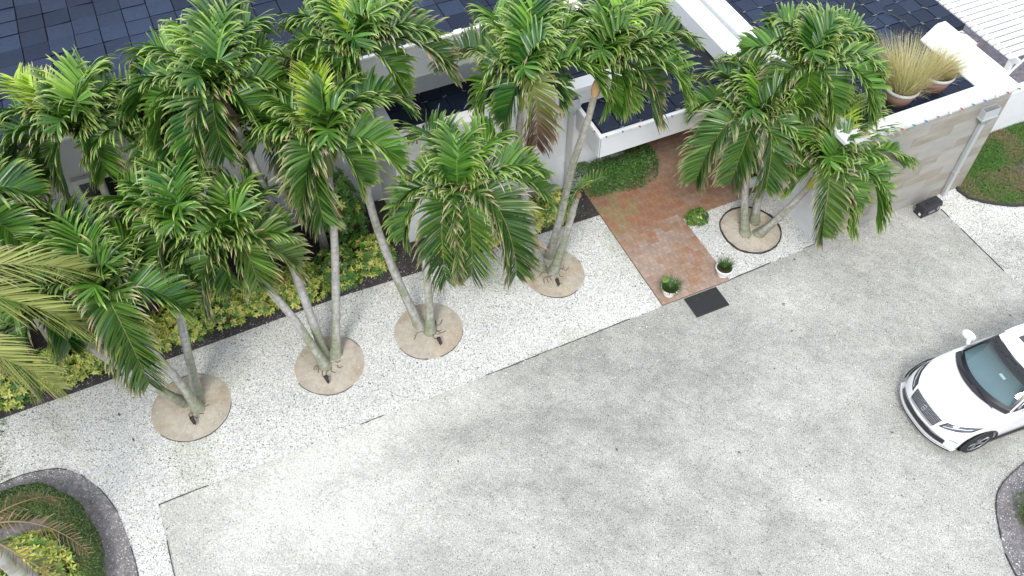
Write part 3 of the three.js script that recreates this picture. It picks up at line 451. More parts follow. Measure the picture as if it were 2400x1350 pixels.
function frond(parent, tip, kind, R, opt = {}) {
  const T = TONES[kind], L = tip.length(), hor = V(tip.x, 0, tip.z), hl = hor.length() || 0.01, dirH = hor.clone().divideScalar(hl);
  const steep = opt.steep ?? (kind === 1 ? 0.18 : 0.42), c1 = dirH.clone().multiplyScalar(hl * (kind === 1 ? 0.42 : 0.3)); c1.y = Math.max(tip.y, 0) * 0.75 + L * steep * (0.85 + 0.3 * R());
  const c2 = dirH.clone().multiplyScalar(hl * 0.82); c2.y = Math.max(tip.y * 0.35, tip.y * 1.0) * (tip.y > 0 ? 1.05 : 0.4) + L * steep * 0.75; if (kind === 1) { c2.copy(tip).multiplyScalar(0.8); c2.y += 0.05; }
  const side0 = V(-dirH.z, 0, dirH.x), sway = (R() - 0.5) * 0.25 * L; c1.addScaledVector(side0, sway * 0.5); c2.addScaledVector(side0, sway);
  const curve = new THREE.CubicBezierCurve3(V(0, 0, 0), c1, c2, tip.clone()), arc = curve.getLength();
  const coco = !!opt.coco, B = new Builder(), N = opt.count ?? Math.round(18 + arc * 20), maxL = (opt.leaf ?? 0.78) * (0.72 + 0.15 * arc) * (kind === 1 ? 0.85 : 1), wmax = opt.width ?? 0.034;
  const wind = V(0.10, 0, 0.16), droop0 = opt.droop ?? (kind === 1 ? 0.3 : kind === 3 ? 2.4 : 1.25), up = V(0, 1, 0);
  const s = V(0, 0, 0), nn = V(0, 0, 0), tg = V(0, 0, 0), p = V(0, 0, 0);
  const frondTone = 0.8 + 0.4 * R(), frondLit = (R() - 0.4) * 0.5;
  for (let side = -1; side <= 1; side += 2) for (let k = 0; k < N; k++) {
    const f = (k + R() * 0.6) / N, t = 0.1 + 0.9 * f; curve.getPointAt(Math.min(1, t), p); curve.getTangentAt(Math.min(1, t), tg);
    s.crossVectors(tg, up); if (s.lengthSq() < 1e-3) s.copy(side0); s.normalize(); nn.crossVectors(s, tg).normalize(); if (nn.y < 0 && tg.y > -0.95) nn.negate();
    const prof = Math.pow(Math.sin(Math.PI * clamp(0.2 + 0.66 * f)), 0.7), len = maxL * prof * (0.85 + 0.25 * R()) * (f > 0.92 ? 0.75 : 1);
    const fwd = (coco ? lerp(0.9, 2.4, f) : lerp(0.5, 1.3, f)) + (R() - 0.5) * 0.45, vee = (opt.vee ?? lerp(1.0, 0.5, f)) + (R() - 0.5) * 0.6;
    const d = s.clone().multiplyScalar(side).addScaledVector(tg, fwd).addScaledVector(nn, vee).normalize();
    const wideV = tg.clone().multiplyScalar(-1).addScaledVector(nn, 0.35 + (R() - 0.5) * 0.7).addScaledVector(s, (R() - 0.5) * 0.4);
    const pts = [], n = 9, q = p.clone(), droop = droop0 * (0.35 + 1.3 * R()) * (R() < 0.06 ? 2.2 : 1), bendAt = 0.38 + 0.28 * R(), twist = (R() - 0.5) * 1.2;
    for (let j = 0; j < n; j++) { pts.push(q.clone()); const u = j / (n - 1), over = Math.max(0, u - bendAt), g = droop * (0.05 + 0.85 * clamp(over / 0.3)); d.y -= g * 0.42; d.addScaledVector(wind, 0.16 * u); d.addScaledVector(s, twist * over * 0.25); d.normalize(); q.addScaledVector(d, len / (n - 1)); }
    const yl = coco ? [0.22, 0.26, 0.06] : null, tone = R(), dryHere = R() < T.dry, lit = clamp(R() * 0.7 + frondLit), cA = (kind === 3 && !opt.dead ? mixc([0.2, 0.25, 0.055], [0.16, 0.1, 0.07], step(0.2, 0.75, f + (R() - 0.5) * 0.3)) : mixc(yl || T.leaf, yl ? [0.36, 0.38, 0.12] : T.lit, lit)).map((v) => v * frondTone * (0.8 + 0.4 * tone)), cT = dryHere ? DRY.map((v) => v * (0.75 + 0.5 * R())) : T.tip.map((v) => v * (0.6 + 0.45 * tone)), from = dryHere ? 0.5 + 0.35 * R() : 0.6;
    const w = wmax * (0.8 + 0.35 * R());
    B.blade(pts, wideV, 0.4, (u) => w * (u < 0.3 ? 0.5 + 1.67 * u : 1 - ((u - 0.3) / 0.7) ** 2 * 0.95), (u) => mixc(cA, cT, step(from, 1, u)));
  }
  const f = mesh('frond', B.geo(), leafMat, parent);
  // the rachis: a tapering rod
  const rb = new Builder(), rs = 12, sides = 5;
  for (let k = 0; k <= rs; k++) { const t = k / rs; curve.getPointAt(t, p); curve.getTangentAt(t, tg); s.crossVectors(tg, up); if (s.lengthSq() < 1e-3) s.copy(side0); s.normalize(); nn.crossVectors(s, tg); const r = lerp(opt.stem ?? 0.02, 0.004, Math.sqrt(t)) ; for (let a = 0; a < sides; a++) { const th = a / sides * 6.283; rb.vert(p.clone().addScaledVector(s, Math.cos(th) * r).addScaledVector(nn, Math.sin(th) * r), T.stem); } if (k) for (let a = 0; a < sides; a++) { const b = (a + 1) % sides, o = (k - 1) * sides; rb.i.push(o + a, o + b, o + sides + a, o + sides + a, o + b, o + sides + b); } }
  mesh('rachis', rb.geo(), rachisMat, f);
  return f;
}
function trunkGeo(pts, r0, r1, seed, opt = {}) {
  const curve = new THREE.CatmullRomCurve3(pts.map((p) => V(...p)), false, 'centripetal'), L = curve.getLength(), n = Math.round(L / 0.035), sides = 14, B = new Builder(), R = rng(seed), tg = V(0, 0, 0), p = V(0, 0, 0), up = V(0, 0, 1), s = V(0, 0, 0), nn = V(0, 0, 0);
  let ringAt = 0, ring = 0;
  for (let k = 0; k <= n; k++) {
    const t = k / n, h = t * L; curve.getPointAt(t, p); curve.getTangentAt(t, tg); s.crossVectors(tg, up).normalize(); nn.crossVectors(s, tg);
    if (h > ringAt) { ring = 1; ringAt = h + 0.09 + 0.06 * R() * (1 + 1.2 * (1 - t)); } else ring *= 0.35;
    const r = lerp(r0, r1, Math.pow(t, 0.75)) + (opt.flare ?? 0.085) * Math.exp(-h / 0.2) + ring * 0.004;
    for (let a = 0; a < sides; a++) {
      const th = a / sides * 6.283, nse = fbm(Math.cos(th) * 1.3 + seed * 3, h * 1.6, Math.sin(th) * 1.3, 3), fine = hash(a + seed * 31, k);
      const rr = r * (1 + (nse - 0.5) * 0.06);
      const algae = step(0.48, 0.64, nse + 0.24 * (1 - clamp(h / 1.7)) - 0.05) * 0.75, upper = step(0.45, 0.95, t) * 0.55;
      const blotch = step(0.5, 0.7, fbm(Math.cos(th) * 3 + seed, h * 5, Math.sin(th) * 3, 3)); let c = mixc([0.43, 0.42, 0.4], [0.27, 0.245, 0.21], blotch * 0.75).map((v) => v * (0.82 + 0.26 * nse + 0.24 * (fine - 0.5)));
      c = mixc(c, [0.34, 0.29, 0.24].map((v) => v * (0.8 + 0.4 * fine)), upper * (0.6 + 0.8 * (nse - 0.3)));
      c = mixc(c, [0.2, 0.22, 0.12].map((v) => v * (0.75 + 0.5 * fine)), algae); c = c.map((v) => v * (1 - 0.22 * ring * (0.5 + fine * 0.5)));
      B.vert(p.clone().addScaledVector(s, Math.cos(th) * rr).addScaledVector(nn, Math.sin(th) * rr), c);
    }
    if (k) for (let a = 0; a < sides; a++) { const b = (a + 1) % sides, o = (k - 1) * sides; B.i.push(o + a, o + sides + a, o + b, o + sides + a, o + sides + b, o + b); }
  }
  const cap = B.vert(p.clone(), [0.3, 0.25, 0.2]), o = n * sides; for (let a = 0; a < sides; a++) B.i.push(o + a, cap, o + (a + 1) % sides);
  return B.geo();
}
const barkMat = new THREE.MeshStandardMaterial({ vertexColors: true, roughness: 0.92 });
function shaftGeo(a, b, r, cols, seed) { // the swollen leaf-base column under the fronds
  const A = V(...a), Bv = V(...b), ax = Bv.clone().sub(A), B = new Builder(), n = 10, sides = 10, s = V(0, 0, 1).cross(ax).normalize(), nn = s.clone().cross(ax).normalize();
  for (let k = 0; k <= n; k++) { const t = k / n, rr = r * (0.95 + 0.45 * Math.sin(Math.min(1, t * 1.6) * Math.PI) * (t < 0.62 ? 1 : 0.4) - 0.5 * t * t); for (let q = 0; q < sides; q++) { const th = q / sides * 6.283, f = fbm(q * 0.7, t * 3, seed, 2); B.vert(A.clone().addScaledVector(ax, t).addScaledVector(s, Math.cos(th) * rr).addScaledVector(nn, Math.sin(th) * rr), mixc(cols[0], cols[1], clamp(f * 1.6 - 0.3))); } if (k) for (let q = 0; q < sides; q++) { const c = (q + 1) % sides, o = (k - 1) * sides; B.i.push(o + q, o + c, o + sides + q, o + sides + q, o + c, o + sides + c); } }
  return B.geo();
}
const SHAFT = { green: [[0.16, 0.22, 0.06], [0.26, 0.3, 0.09]], tan: [[0.5, 0.33, 0.17], [0.36, 0.2, 0.1]], brown: [[0.26, 0.13, 0.07], [0.16, 0.1, 0.07]], yellow: [[0.36, 0.36, 0.07], [0.42, 0.4, 0.12]] };
const PALM_INFO = {
  a: ['green', 'palm with upright grey trunk in the leftmost tan tree ring'], b: ['green', 'leaning palm of the leftmost tree ring with one long dry-tipped hanging frond'], c: ['green', 'low curving palm of the leftmost tree ring bent furthest towards the left edge'],
  d: ['brown', 'palm leaning left from the second tree ring with a red-brown shaft below its crown'], e: ['brown', 'tallest palm of the second tree ring, crown against the blue tiled roof'], f: ['green', 'palm with straight upright trunk and a lime spear in the second tree ring'],
  g: ['green', 'tall curved palm of the third tree ring, crown at the top edge of the picture'], h: ['green', 'short palm in front in the third tree ring, fronds hanging over the white shell'],
  i: ['green', 'palm before the white front wall with one half-dead brown hanging frond'], j: ['tan', 'palm with orange-tan torn shaft beside the porch roof corner'], k: ['brown', 'headless broken palm trunk with a small dry sprout beside the porch path'],
  l: ['yellow', 'palm with upright trunk overhanging the terracotta path, right tree ring'], m: ['yellow', 'palm leaning right with a lime spear in front of the stone cladding'], n: ['green', 'rearmost palm of the right tree ring, crown over the black roof'], o: ['green', 'palm behind the others at upper left with a yellow-green spear leaf'],
  p: ['green', 'half-hidden dark palm between the two tall palms at upper left'], q: ['green', 'palm at the left picture edge, crown cut off by the border'], r: ['green', 'half-hidden palm behind the second tree ring, against the house'],
};
const PALMS = [
  { key: 'a', trunk: [[-2.09, 0.0, -12.25], [-1.84, 1.6, -12.73], [-1.63, 2.7, -12.82], [-1.02, 4.3, -12.87]],
    fronds: [[-1.24, 0.15, -1.44, 0], [-0.46, 0.4, -1.26, 0], [0.19, 0.7, -1.21, 0], [0.74, 0.6, -0.88, 0], [-0.94, -0.5, -0.19, 0], [-0.72, -1.2, 0.34, 2], [-0.03, -0.9, 0.44, 0], [1.13, 0.2, -0.14, 0], [0.48, -0.6, 0.36, 0]] },
  { key: 'b', trunk: [[-2.14, 0.0, -11.86], [-2.25, 1.0, -12.0], [-2.39, 1.8, -12.07], [-2.74, 3.6, -12.56]],
    fronds: [[-0.55, 0.5, -2.21, 0], [0.17, 0.6, -1.59, 0], [1.07, 0.4, -1.08, 0], [1.35, -0.1, -0.52, 0], [-1.08, -0.1, -1.74, 0], [0.17, -1.7, 1.62, 2], [-0.71, -0.7, -0.11, 0], [1.48, -0.5, 0.7, 0], [-0.15, -1.1, 0.61, 2], [-1.45, 0.2, -2.47, 0]] },
  { key: 'c', trunk: [[-2.35, 0.0, -12.14], [-2.63, 0.7, -12.09], [-3.33, 2.1, -12.36], [-3.91, 3.3, -12.83]],
    fronds: [[-0.83, -1.5, 0.75, 2], [-1.4, -0.7, -0.68, 0], [-0.51, 0.2, -1.13, 0], [0.37, 0.4, -1.15, 0], [0.72, -0.1, -0.38, 0], [-1.04, -1.0, 0.14, 2], [0.16, -0.9, 0.42, 0], [-1.53, -0.2, -1.36, 0]] },
  { key: 'd', trunk: [[0.71, 0.0, -11.79], [0.38, 1.5, -12.18], [-0.01, 2.7, -12.51], [-0.25, 3.9, -12.55]],
    fronds: [[-1.15, -0.2, -0.59, 0], [-1.56, -1.2, -0.23, 4], [-1.01, -1.3, 0.46, 2], [-0.36, -1.0, 0.36, 0], [1.13, -0.8, 0.61, 2], [1.16, 0.0, 0.16, 0], [1.15, 0.5, -0.71, 0], [0.59, 0.7, -0.99, 4], [-0.27, 0.5, -1.09, 0], [0.22, -1.0, 0.62, 2]] },
  { key: 'e', trunk: [[0.77, 0.0, -12.08], [0.71, 2.2, -12.56], [0.67, 4.0, -13.02], [0.44, 6.2, -13.98]],
    fronds: [[0.77, 0.9, -1.48, 0], [-0.21, 0.6, -1.58, 4], [-1.33, 0.2, -1.54, 4], [-1.8, -0.4, -0.86, 0], [-1.63, -0.9, -0.23, 0], [-0.96, -1.3, 0.62, 0], [1.33, 0.3, -0.55, 0], [1.28, -0.3, 0.11, 0], [1.2, 0.8, -0.86, 0], [0.63, -0.9, 0.52, 0], [-0.37, -1.1, 0.73, 2]] },
  { key: 'f', trunk: [[0.99, 0.0, -11.98], [1.37, 1.7, -12.32], [1.67, 3.3, -12.58], [1.95, 5.2, -12.98]],
    fronds: [[0.15, 1.1, -0.99, 1], [0.75, 0.8, -0.79, 0], [-0.62, 0.5, -1.18, 4], [-1.69, 0.0, -1.55, 0], [-1.63, -0.6, -0.84, 0], [-0.57, -1.4, 0.94, 2], [2.01, 0.3, -0.2, 0], [1.39, -0.6, 0.65, 0], [0.58, -0.9, 0.6, 0], [-0.92, -1.1, 0.59, 2], [1.41, 0.5, -0.55, 0]] },
  { key: 'g', trunk: [[3.04, 0.0, -11.98], [2.78, 1.4, -12.46], [2.59, 3.0, -12.78], [2.53, 4.4, -12.66], [3.06, 6.2, -14.03]],
    fronds: [[0.41, 1.0, -1.16, 1], [-0.35, 0.6, -1.24, 0], [-0.97, 0.4, -1.15, 0], [-1.31, -0.2, -0.66, 0], [-1.15, -0.8, -0.27, 0], [-0.14, -1.2, 0.23, 0], [1.35, 0.6, -0.63, 4], [1.67, 0.2, 0.17, 0], [1.86, -0.4, 0.84, 2], [0.78, -0.9, 0.54, 0], [-0.69, -1.0, 0.1, 0]] },
  { key: 'h', trunk: [[3.18, 0.0, -11.71], [3.32, 1.1, -11.95], [3.47, 2.2, -12.23], [4.24, 3.7, -12.18]],
    fronds: [[-0.35, 0.7, -1.57, 0], [1.43, 0.7, -0.77, 0], [0.56, 0.9, -0.84, 0], [2.04, -0.3, 0.8, 0], [0.76, -1.4, 2.01, 2], [-0.28, -1.5, 1.51, 2], [-0.9, -1.6, 1.27, 2], [-0.45, 0.0, 0.38, 4], [-1.48, -0.8, 0.1, 0], [-1.27, 0.0, -0.37, 0], [0.83, -0.9, 1.1, 0], [2.0, 0.2, 0.24, 0]] },
  { key: 'i', trunk: [[6.34, 0.0, -12.39], [6.14, 1.4, -12.64], [6.01, 2.7, -12.81], [5.97, 4.0, -12.94], [6.12, 5.3, -13.04]],
    fronds: [[0.83, 0.9, -1.79, 0], [-0.08, 0.6, -1.94, 4], [-0.78, 0.1, -1.34, 4], [-0.93, -0.8, -0.37, 0], [-0.0, -1.4, 0.83, 3], [-0.54, -1.2, 0.18, 0], [1.83, -0.4, 0.51, 0], [1.88, 0.5, -0.49, 0], [1.27, 0.8, -1.26, 4], [0.82, -0.6, 0.38, 0], [-1.25, -0.4, -1.79, 2]] },
  { key: 'j', trunk: [[6.71, 0.0, -12.67], [6.98, 1.4, -12.71], [7.25, 2.9, -12.77], [7.47, 4.0, -12.71], [7.84, 5.2, -12.93]],
    fronds: [[0.75, 0.8, -0.99, 0], [1.86, 0.6, -0.74, 4], [2.29, 0.1, 0.08, 0], [1.78, -0.6, 1.05, 0], [1.11, -1.2, 1.03, 2], [0.51, -1.0, 0.56, 0], [0.16, 0.7, -1.09, 0], [-0.52, 0.1, -0.55, 0], [1.84, -0.2, 0.39, 0], [0.18, -1.1, 0.43, 0]] },
  { key: 'k', trunk: [[6.54, 0.0, -12.15], [6.83, 1.2, -12.16], [7.06, 2.7, -12.12]],
    fronds: [] },
  { key: 'l', trunk: [[11.52, 0.0, -11.28], [11.45, 1.0, -11.57], [11.43, 1.8, -11.74], [11.33, 3.3, -11.84]],
    fronds: [[-0.54, 0.5, -1.62, 0], [-1.26, 0.0, -1.04, 0], [-1.81, -1.3, 0.23, 2], [-0.93, -1.3, 0.7, 2], [-0.11, -1.4, 1.26, 2], [0.77, -0.8, 1.1, 0], [1.93, -0.2, 0.62, 0], [1.94, 0.3, -0.2, 0], [0.57, 0.8, -0.96, 4], [0.26, -0.2, 0.49, 4], [0.12, 0.7, -1.64, 0], [-0.99, -0.7, -0.5, 0]] },
  { key: 'm', trunk: [[11.8, 0.0, -11.16], [12.03, 0.8, -10.89], [12.37, 1.4, -10.82], [12.63, 2.4, -10.62]],
    fronds: [[1.14, 1.1, -0.92, 1], [2.24, 0.4, -0.26, 0], [2.22, -0.1, 0.5, 0], [1.34, -1.3, 1.35, 0], [0.47, -1.4, 1.16, 0], [-0.38, -1.5, 1.11, 2], [-0.61, -0.7, -0.27, 0], [-0.39, 0.2, -0.88, 2], [-0.04, 0.5, -0.99, 0], [1.96, 0.6, -0.79, 0]] },
  { key: 'n', trunk: [[11.96, 0.0, -11.53], [11.94, 0.6, -11.61], [12.17, 2.4, -11.92], [12.45, 4.4, -11.97]],
    fronds: [[-0.4, 0.6, -1.22, 0], [-1.31, 0.2, -0.96, 0], [0.31, 0.9, -0.52, 0], [1.62, 0.5, 0.05, 0], [1.59, -0.1, 0.98, 0], [1.2, -0.8, 1.54, 0], [0.3, -0.9, 1.17, 0], [-0.94, -0.6, 0.05, 2], [0.8, 0.8, -0.29, 0], [-0.4, -0.8, 0.67, 0]] },
  { key: 'o', trunk: [[-2.6, 0.0, -14.9], [-2.19, 5.4, -14.93]],
    fronds: [[-0.84, 0.75, -1.21, 1], [-0.51, 0.8, -0.93, 1], [-0.12, 0.6, -1.3, 0], [0.67, 0.8, -1.02, 4], [0.91, 0.5, -0.7, 0], [-1.47, 0.0, -1.19, 0], [-1.63, -0.6, -0.4, 0], [-0.81, -1.1, 0.31, 2], [0.17, -0.8, 0.44, 0], [0.95, 0.0, -0.23, 0], [-1.3, -1.0, 0.07, 2], [0.9, -0.5, 0.07, 0]] },
];
// palms half hidden behind the front row
for (const [key, base, top, reach, seed] of [['p', [-0.9, 0, -15.1], [-0.75, 5.0, -15.0], 1.75, 3], ['q', [-4.7, 0, -14.6], [-4.55, 4.6, -14.5], 1.9, 5], ['r', [1.7, 0, -15.0], [1.6, 4.7, -14.9], 1.7, 8]]) {
  const R = rng(seed), fr = []; for (let k = 0; k < 10; k++) { const a = k / 10 * 6.283 + R() * 0.5, h = [0.5, -0.4, 0.1, -1.0, 0.3][k % 5] + (R() - 0.5) * 0.3, rr = reach * (0.8 + 0.25 * R()) * (h < -0.8 ? 0.75 : 1); fr.push([Math.cos(a) * rr, h, Math.sin(a) * rr, h < -0.8 ? 2 : 0]); }
  PALMS.push({ key, trunk: [base, [lerp(base[0], top[0], 0.5), top[1] * 0.5, lerp(base[2], top[2], 0.5)], top], fronds: fr });
}
let palmSeed = 400;
for (const P of PALMS) {
  const [shaft, label] = PALM_INFO[P.key], base = P.trunk[0], R = rng(palmSeed += 13), loc = P.trunk.map((p) => [p[0] - base[0], p[1] - base[1], p[2] - base[2]]);
  const t = thing('palm_tree', label, 'palm tree', base, 'palms along the shell border'), top = loc[loc.length - 1], below = loc[loc.length - 2];
  const d = V(...top).sub(V(...below)).normalize(), sl = P.fronds.length ? 0.62 : 0.2, neck = V(...top).addScaledVector(d, -sl);
  const pts = loc.slice(0, -1); pts[0] = [pts[0][0], -0.04, pts[0][2]]; if (V(...pts[pts.length - 1]).distanceTo(V(...top)) < 0.8) pts.pop(); pts.push([neck.x, neck.y, neck.z]);
  mesh('trunk', trunkGeo(pts, 0.105, 0.072, palmSeed), barkMat, t);
  if (!P.fronds.length) { // broken stub: ragged sheaths and a few dry leaflets
    mesh('sheath', shaftGeo([neck.x, neck.y - 0.02, neck.z], top, 0.075, SHAFT.brown, 3), barkMat, t);
    const c = new THREE.Group(); c.name = 'sprout'; c.position.set(...top); t.add(c);
    frond(c, V(0.62, 0.12, -0.05), 2, R, { count: 14, leaf: 0.34, width: 0.014, steep: 0.1, droop: 0.5 }); frond(c, V(0.1, 0.3, 0.2), 0, R, { count: 10, leaf: 0.3, steep: 0.2, width: 0.016 }); frond(c, V(-0.3, -0.1, 0.2), 2, R, { count: 10, leaf: 0.3, width: 0.014 });
    continue;
  }
  mesh('crownshaft', shaftGeo([neck.x, neck.y - 0.02, neck.z], [top[0], top[1] + 0.05, top[2]], 0.078, SHAFT[shaft], palmSeed), barkMat, t);
  for (const [x, y, z, kind] of P.fronds) { const k = kind === 1 ? 1 : y < -0.8 ? 0.8 : 0.84, f = frond(t, V(x * k, y * k, z * k), kind, R); f.position.set(...top); }
  // young inner fronds that fill the heart of the crown
  for (let k = P.key === 'h' ? 2 : 0; k < 4; k++) { const a = k * 1.6 + R() * 1.2; const f = frond(t, V(Math.cos(a) * (0.45 + 0.12 * k), 0.9 - 0.2 * k, Math.sin(a) * (0.45 + 0.12 * k)), 0, R, { count: 26, steep: 0.25 }); f.position.set(...top); }
}
// two coconut palms at the left, mostly outside the picture
{
  const t = thing('coconut_palm', 'coconut palm beyond the left edge, long straight yellowish fronds reaching in', 'palm tree', [-7.0, 0, -13.0]), R = rng(991), top = [0.2, 5.6, 0.3];
  mesh('trunk', trunkGeo([[0, -0.04, 0], [0.05, 2, 0.1], [0.1, 3.8, 0.2], top], 0.17, 0.12, 77, { flare: 0.1 }), barkMat, t);
  const opt = { leaf: 0.66, droop: 0.3, vee: 0.05, width: 0.019, steep: 0.13, stem: 0.04, count: 70, coco: true };
  for (const [x, y, z, k] of [[4.15, -1.15, 0.35, 2], [3.7, -1.9, 1.0, 0], [2.95, -2.2, 1.75, 2], [-2, -1, -3.4, 0], [-3.6, -0.5, 0.6, 0], [-1, 0.5, 3.4, 0], [0.6, -0.4, -3.6, 0]]) { const f = frond(t, V(x, y, z), k, R, opt); f.position.set(...top); }
}
{
  const t = thing('coconut_palm', 'leaning grey palm trunk with brown dead fronds at the lower left corner', 'palm tree', [-5.35, 0, -8.55]), R = rng(992), top = [-0.9, 6.4, -1.2];
  mesh('trunk', trunkGeo([[0, -0.04, 0], [-0.15, 1.6, -0.25], [-0.45, 3.8, -0.65], top], 0.17, 0.12, 78, { flare: 0.1 }), barkMat, t);
  const opt = { leaf: 0.66, droop: 0.3, vee: 0.05, width: 0.019, steep: 0.16, stem: 0.045, count: 60, coco: true };
  for (const [x, y, z, k] of [[-2, -1, -3.6, 0], [-4, -0.5, 0, 0], [-1, 0.6, 3.6, 0], [-3, 0.2, 2.4, 0]]) { const f = frond(t, V(x, y, z), k, R, opt); f.position.set(...top); }
  for (const [x, y, z, px, py, pz] of [[1.3, -1.2, 0.5, -0.25, 2.9, -0.5], [1.1, -0.7, -0.5, -0.25, 2.9, -0.5], [0.9, -1.6, 0.9, -0.25, 2.7, -0.5]]) { const f = frond(t, V(x, y, z), 3, R, { leaf: 0.28, width: 0.012, count: 26, droop: 0.5, stem: 0.03, steep: 0.15, vee: 0, dead: true }); f.position.set(px, py, pz); }
}
// small fan palms in the shade behind
for (const [x, z, h, n, label] of [[-1.7, -15.5, 1.9, 7, 'dark fan palm in the shade against the grey house wall'], [-4.6, -15.2, 1.6, 6, 'low fan palm in the shade at the far left bed']]) {
  const t = thing('fan_palm', label, 'palm tree', [x, 0, z]), R = rng(Math.round(x * 10) + 90); mesh('trunk', trunkGeo([[0, -0.04, 0], [0.03, h * 0.5, 0.02], [0, h, 0]], 0.07, 0.05, 7, { flare: 0.03 }), barkMat, t);
  for (let k = 0; k < n; k++) { const B = new Builder(), a = k / n * 6.283 + R(), e = 0.5 + 0.5 * R(), c = V(Math.cos(a) * 0.75 * e, 0.45 + 0.5 * (1 - e), Math.sin(a) * 0.75 * e), out = c.clone().setY(0).normalize(), s = V(-out.z, 0, out.x);
    for (let j = 0; j < 34; j++) { const th = (j / 33 - 0.5) * 4.4, d = out.clone().multiplyScalar(Math.cos(th)).addScaledVector(s, Math.sin(th)).add(V(0, 0.35, 0)).normalize(), pts = [], q = c.clone(); for (let m = 0; m < 5; m++) { pts.push(q.clone()); d.y -= 0.09 * m; d.normalize(); q.addScaledVector(d, 0.15); } const cA = [0.035, 0.1, 0.03].map((v) => v * (0.8 + 0.5 * R())); B.blade(pts, V(0, 1, 0).cross(d), 0.3, (u) => 0.024 * (0.4 + 1.8 * u * (1 - u) + 0.2 * (1 - u)), () => cA); }
    const f = mesh('frond', B.geo(), leafMat, t); f.position.y = h; mesh('stalk', rod([0, 0, 0], [c.x, c.y, c.z], 0.011), mat(0.14, 0.2, 0.06, 0.6), f); }
}

// ---------------------------------------------------------------- tree rings, hedges, pots of plants
{
  const tanTex = texture(512, (i, j) => { const u = i / 512, v = j / 512, r = v, weave = 0.5 + 0.5 * Math.sin(r * 220) * (0.5 + 0.5 * Math.sin(u * 6.283 * 60)); const n = fbm(u * 14, v * 7, 3.3, 4); const k = 0.86 + 0.18 * (n - 0.5) - 0.06 * weave + (hash(i, j) - 0.5) * 0.12; return [k, k, k]; }, true);
  const weaveBump = texture(512, (i, j) => { const w = 0.5 + 0.5 * Math.sin(j / 512 * 300); return [w, w, w]; });
  const bases = { a: ['leftmost tan mat ring, around the three leaning palms', -2.27, -11.98, 0.85, 0.85], b: ['second tan mat ring from the left, three palm trunks in it', 0.8, -11.81, 0.78, 0.8], c: ['third tan mat ring, two palm trunks and dark roots in it', 3.17, -11.78, 0.8, 0.8], d: ['fourth tan mat ring, just left of the terracotta path', 6.57, -12.14, 0.74, 0.78], e: ['sandy tree ring with thick dark edging beside the stone-clad block', 11.71, -11.36, 0.75, 0.78] };
  let k = 0;
  for (const [label, x, z, rx, rz] of Object.values(bases)) {
    k++; const t = thing('tree_ring', label, 'tree ring', [x, 0, z], 'tan tree rings along the border'), n = 48, rings = 8, B = new Builder(), uv = [];
    for (let j = 0; j <= rings; j++) for (let i = 0; i <= n; i++) { const th = i / n * 6.283, r = j / rings, wob = 1 + 0.04 * (fbm(Math.cos(th) * 1.5 + k * 9, Math.sin(th) * 1.5, 2.2) - 0.5) * 2, X = Math.cos(th) * rx * r * wob, Z = Math.sin(th) * rz * r * wob, lump = fbm(X * 3 + k * 5, Z * 3, 1.1, 3);
      const stain = step(0.52, 0.72, fbm(X * 1.8 + k * 3, Z * 1.8 + 8, 4.1, 3)), c = mixc([0.74, 0.66, 0.54], [0.68, 0.55, 0.38], stain * 0.6); B.vert(V(X, 0.018 + 0.045 * (1 - r) ** 0.8 + (lump - 0.5) * 0.03 * (1 - r * 0.6), Z), c.map((v) => v * (0.9 + 0.2 * lump))); uv.push(i / n * 3, r); }
    for (let j = 0; j < rings; j++) for (let i = 0; i < n; i++) { const o = j * (n + 1) + i; B.i.push(o, o + 1, o + n + 1, o + 1, o + n + 2, o + n + 1); }
    const g = B.geo(); g.setAttribute('uv', new THREE.Float32BufferAttribute(uv, 2)); g.computeVertexNormals();
    mesh('mat', g, new THREE.MeshStandardMaterial({ map: tanTex, bumpMap: k === 5 ? null : weaveBump, bumpScale: 0.004, vertexColors: true, roughness: 0.95 }), t);
    const pts = []; for (let i = 0; i <= n; i++) { const th = i / n * 6.283, wob = 1 + 0.04 * (fbm(Math.cos(th) * 1.5 + k * 9, Math.sin(th) * 1.5, 2.2) - 0.5) * 2; pts.push([Math.cos(th) * rx * wob, Math.sin(th) * rz * wob]); }
    mesh('edging', strip(pts, k === 5 ? 0.026 : 0.007, k === 5 ? 0.06 : 0.03, 0, k === 5 ? 0 : 0.47, k * 7), edgeMat, t);
    // wiry roots at the trunk feet
    const R = rng(k * 17), roots = []; for (let i = 0; i < 9; i++) { const a = R() * 6.28, r = 0.12 + 0.08 * R(), l = 0.12 + 0.16 * R(); roots.push(tube([[Math.cos(a) * r, 0.09, Math.sin(a) * r], [Math.cos(a + 0.2) * (r + l * 0.5), 0.075, Math.sin(a + 0.2) * (r + l * 0.5)], [Math.cos(a - 0.1) * (r + l), 0.05, Math.sin(a - 0.1) * (r + l)]], 0.008, 4, 6)); }
    mesh('roots', merge(roots), mat(0.14, 0.1, 0.08, 1), t).userData.kind = 'stuff';
    const sh = new THREE.InstancedMesh(new THREE.SphereGeometry(1, 5, 3).scale(1, 0.3, 0.6), mat(0.76, 0.74, 0.7, 0.85), 420), m = new THREE.Matrix4(), q = new THREE.Quaternion();
    for (let i = 0; i < 420; i++) { const a = R() * 6.28, r = Math.pow(R(), 0.6) * 0.95, s = 0.006 + 0.01 * R() * R(); q.setFromEuler(new THREE.Euler(R() * 0.4, R() * 6, R() * 0.4)); m.compose(V(Math.cos(a) * rx * r, 0.026 + 0.045 * (1 - r) ** 0.8, Math.sin(a) * rz * r), q, V(s, s, s)); sh.setMatrixAt(i, m); } sh.name = 'stray_shell'; sh.userData = { kind: 'stuff' }; put(sh); t.add(sh);
  }
}
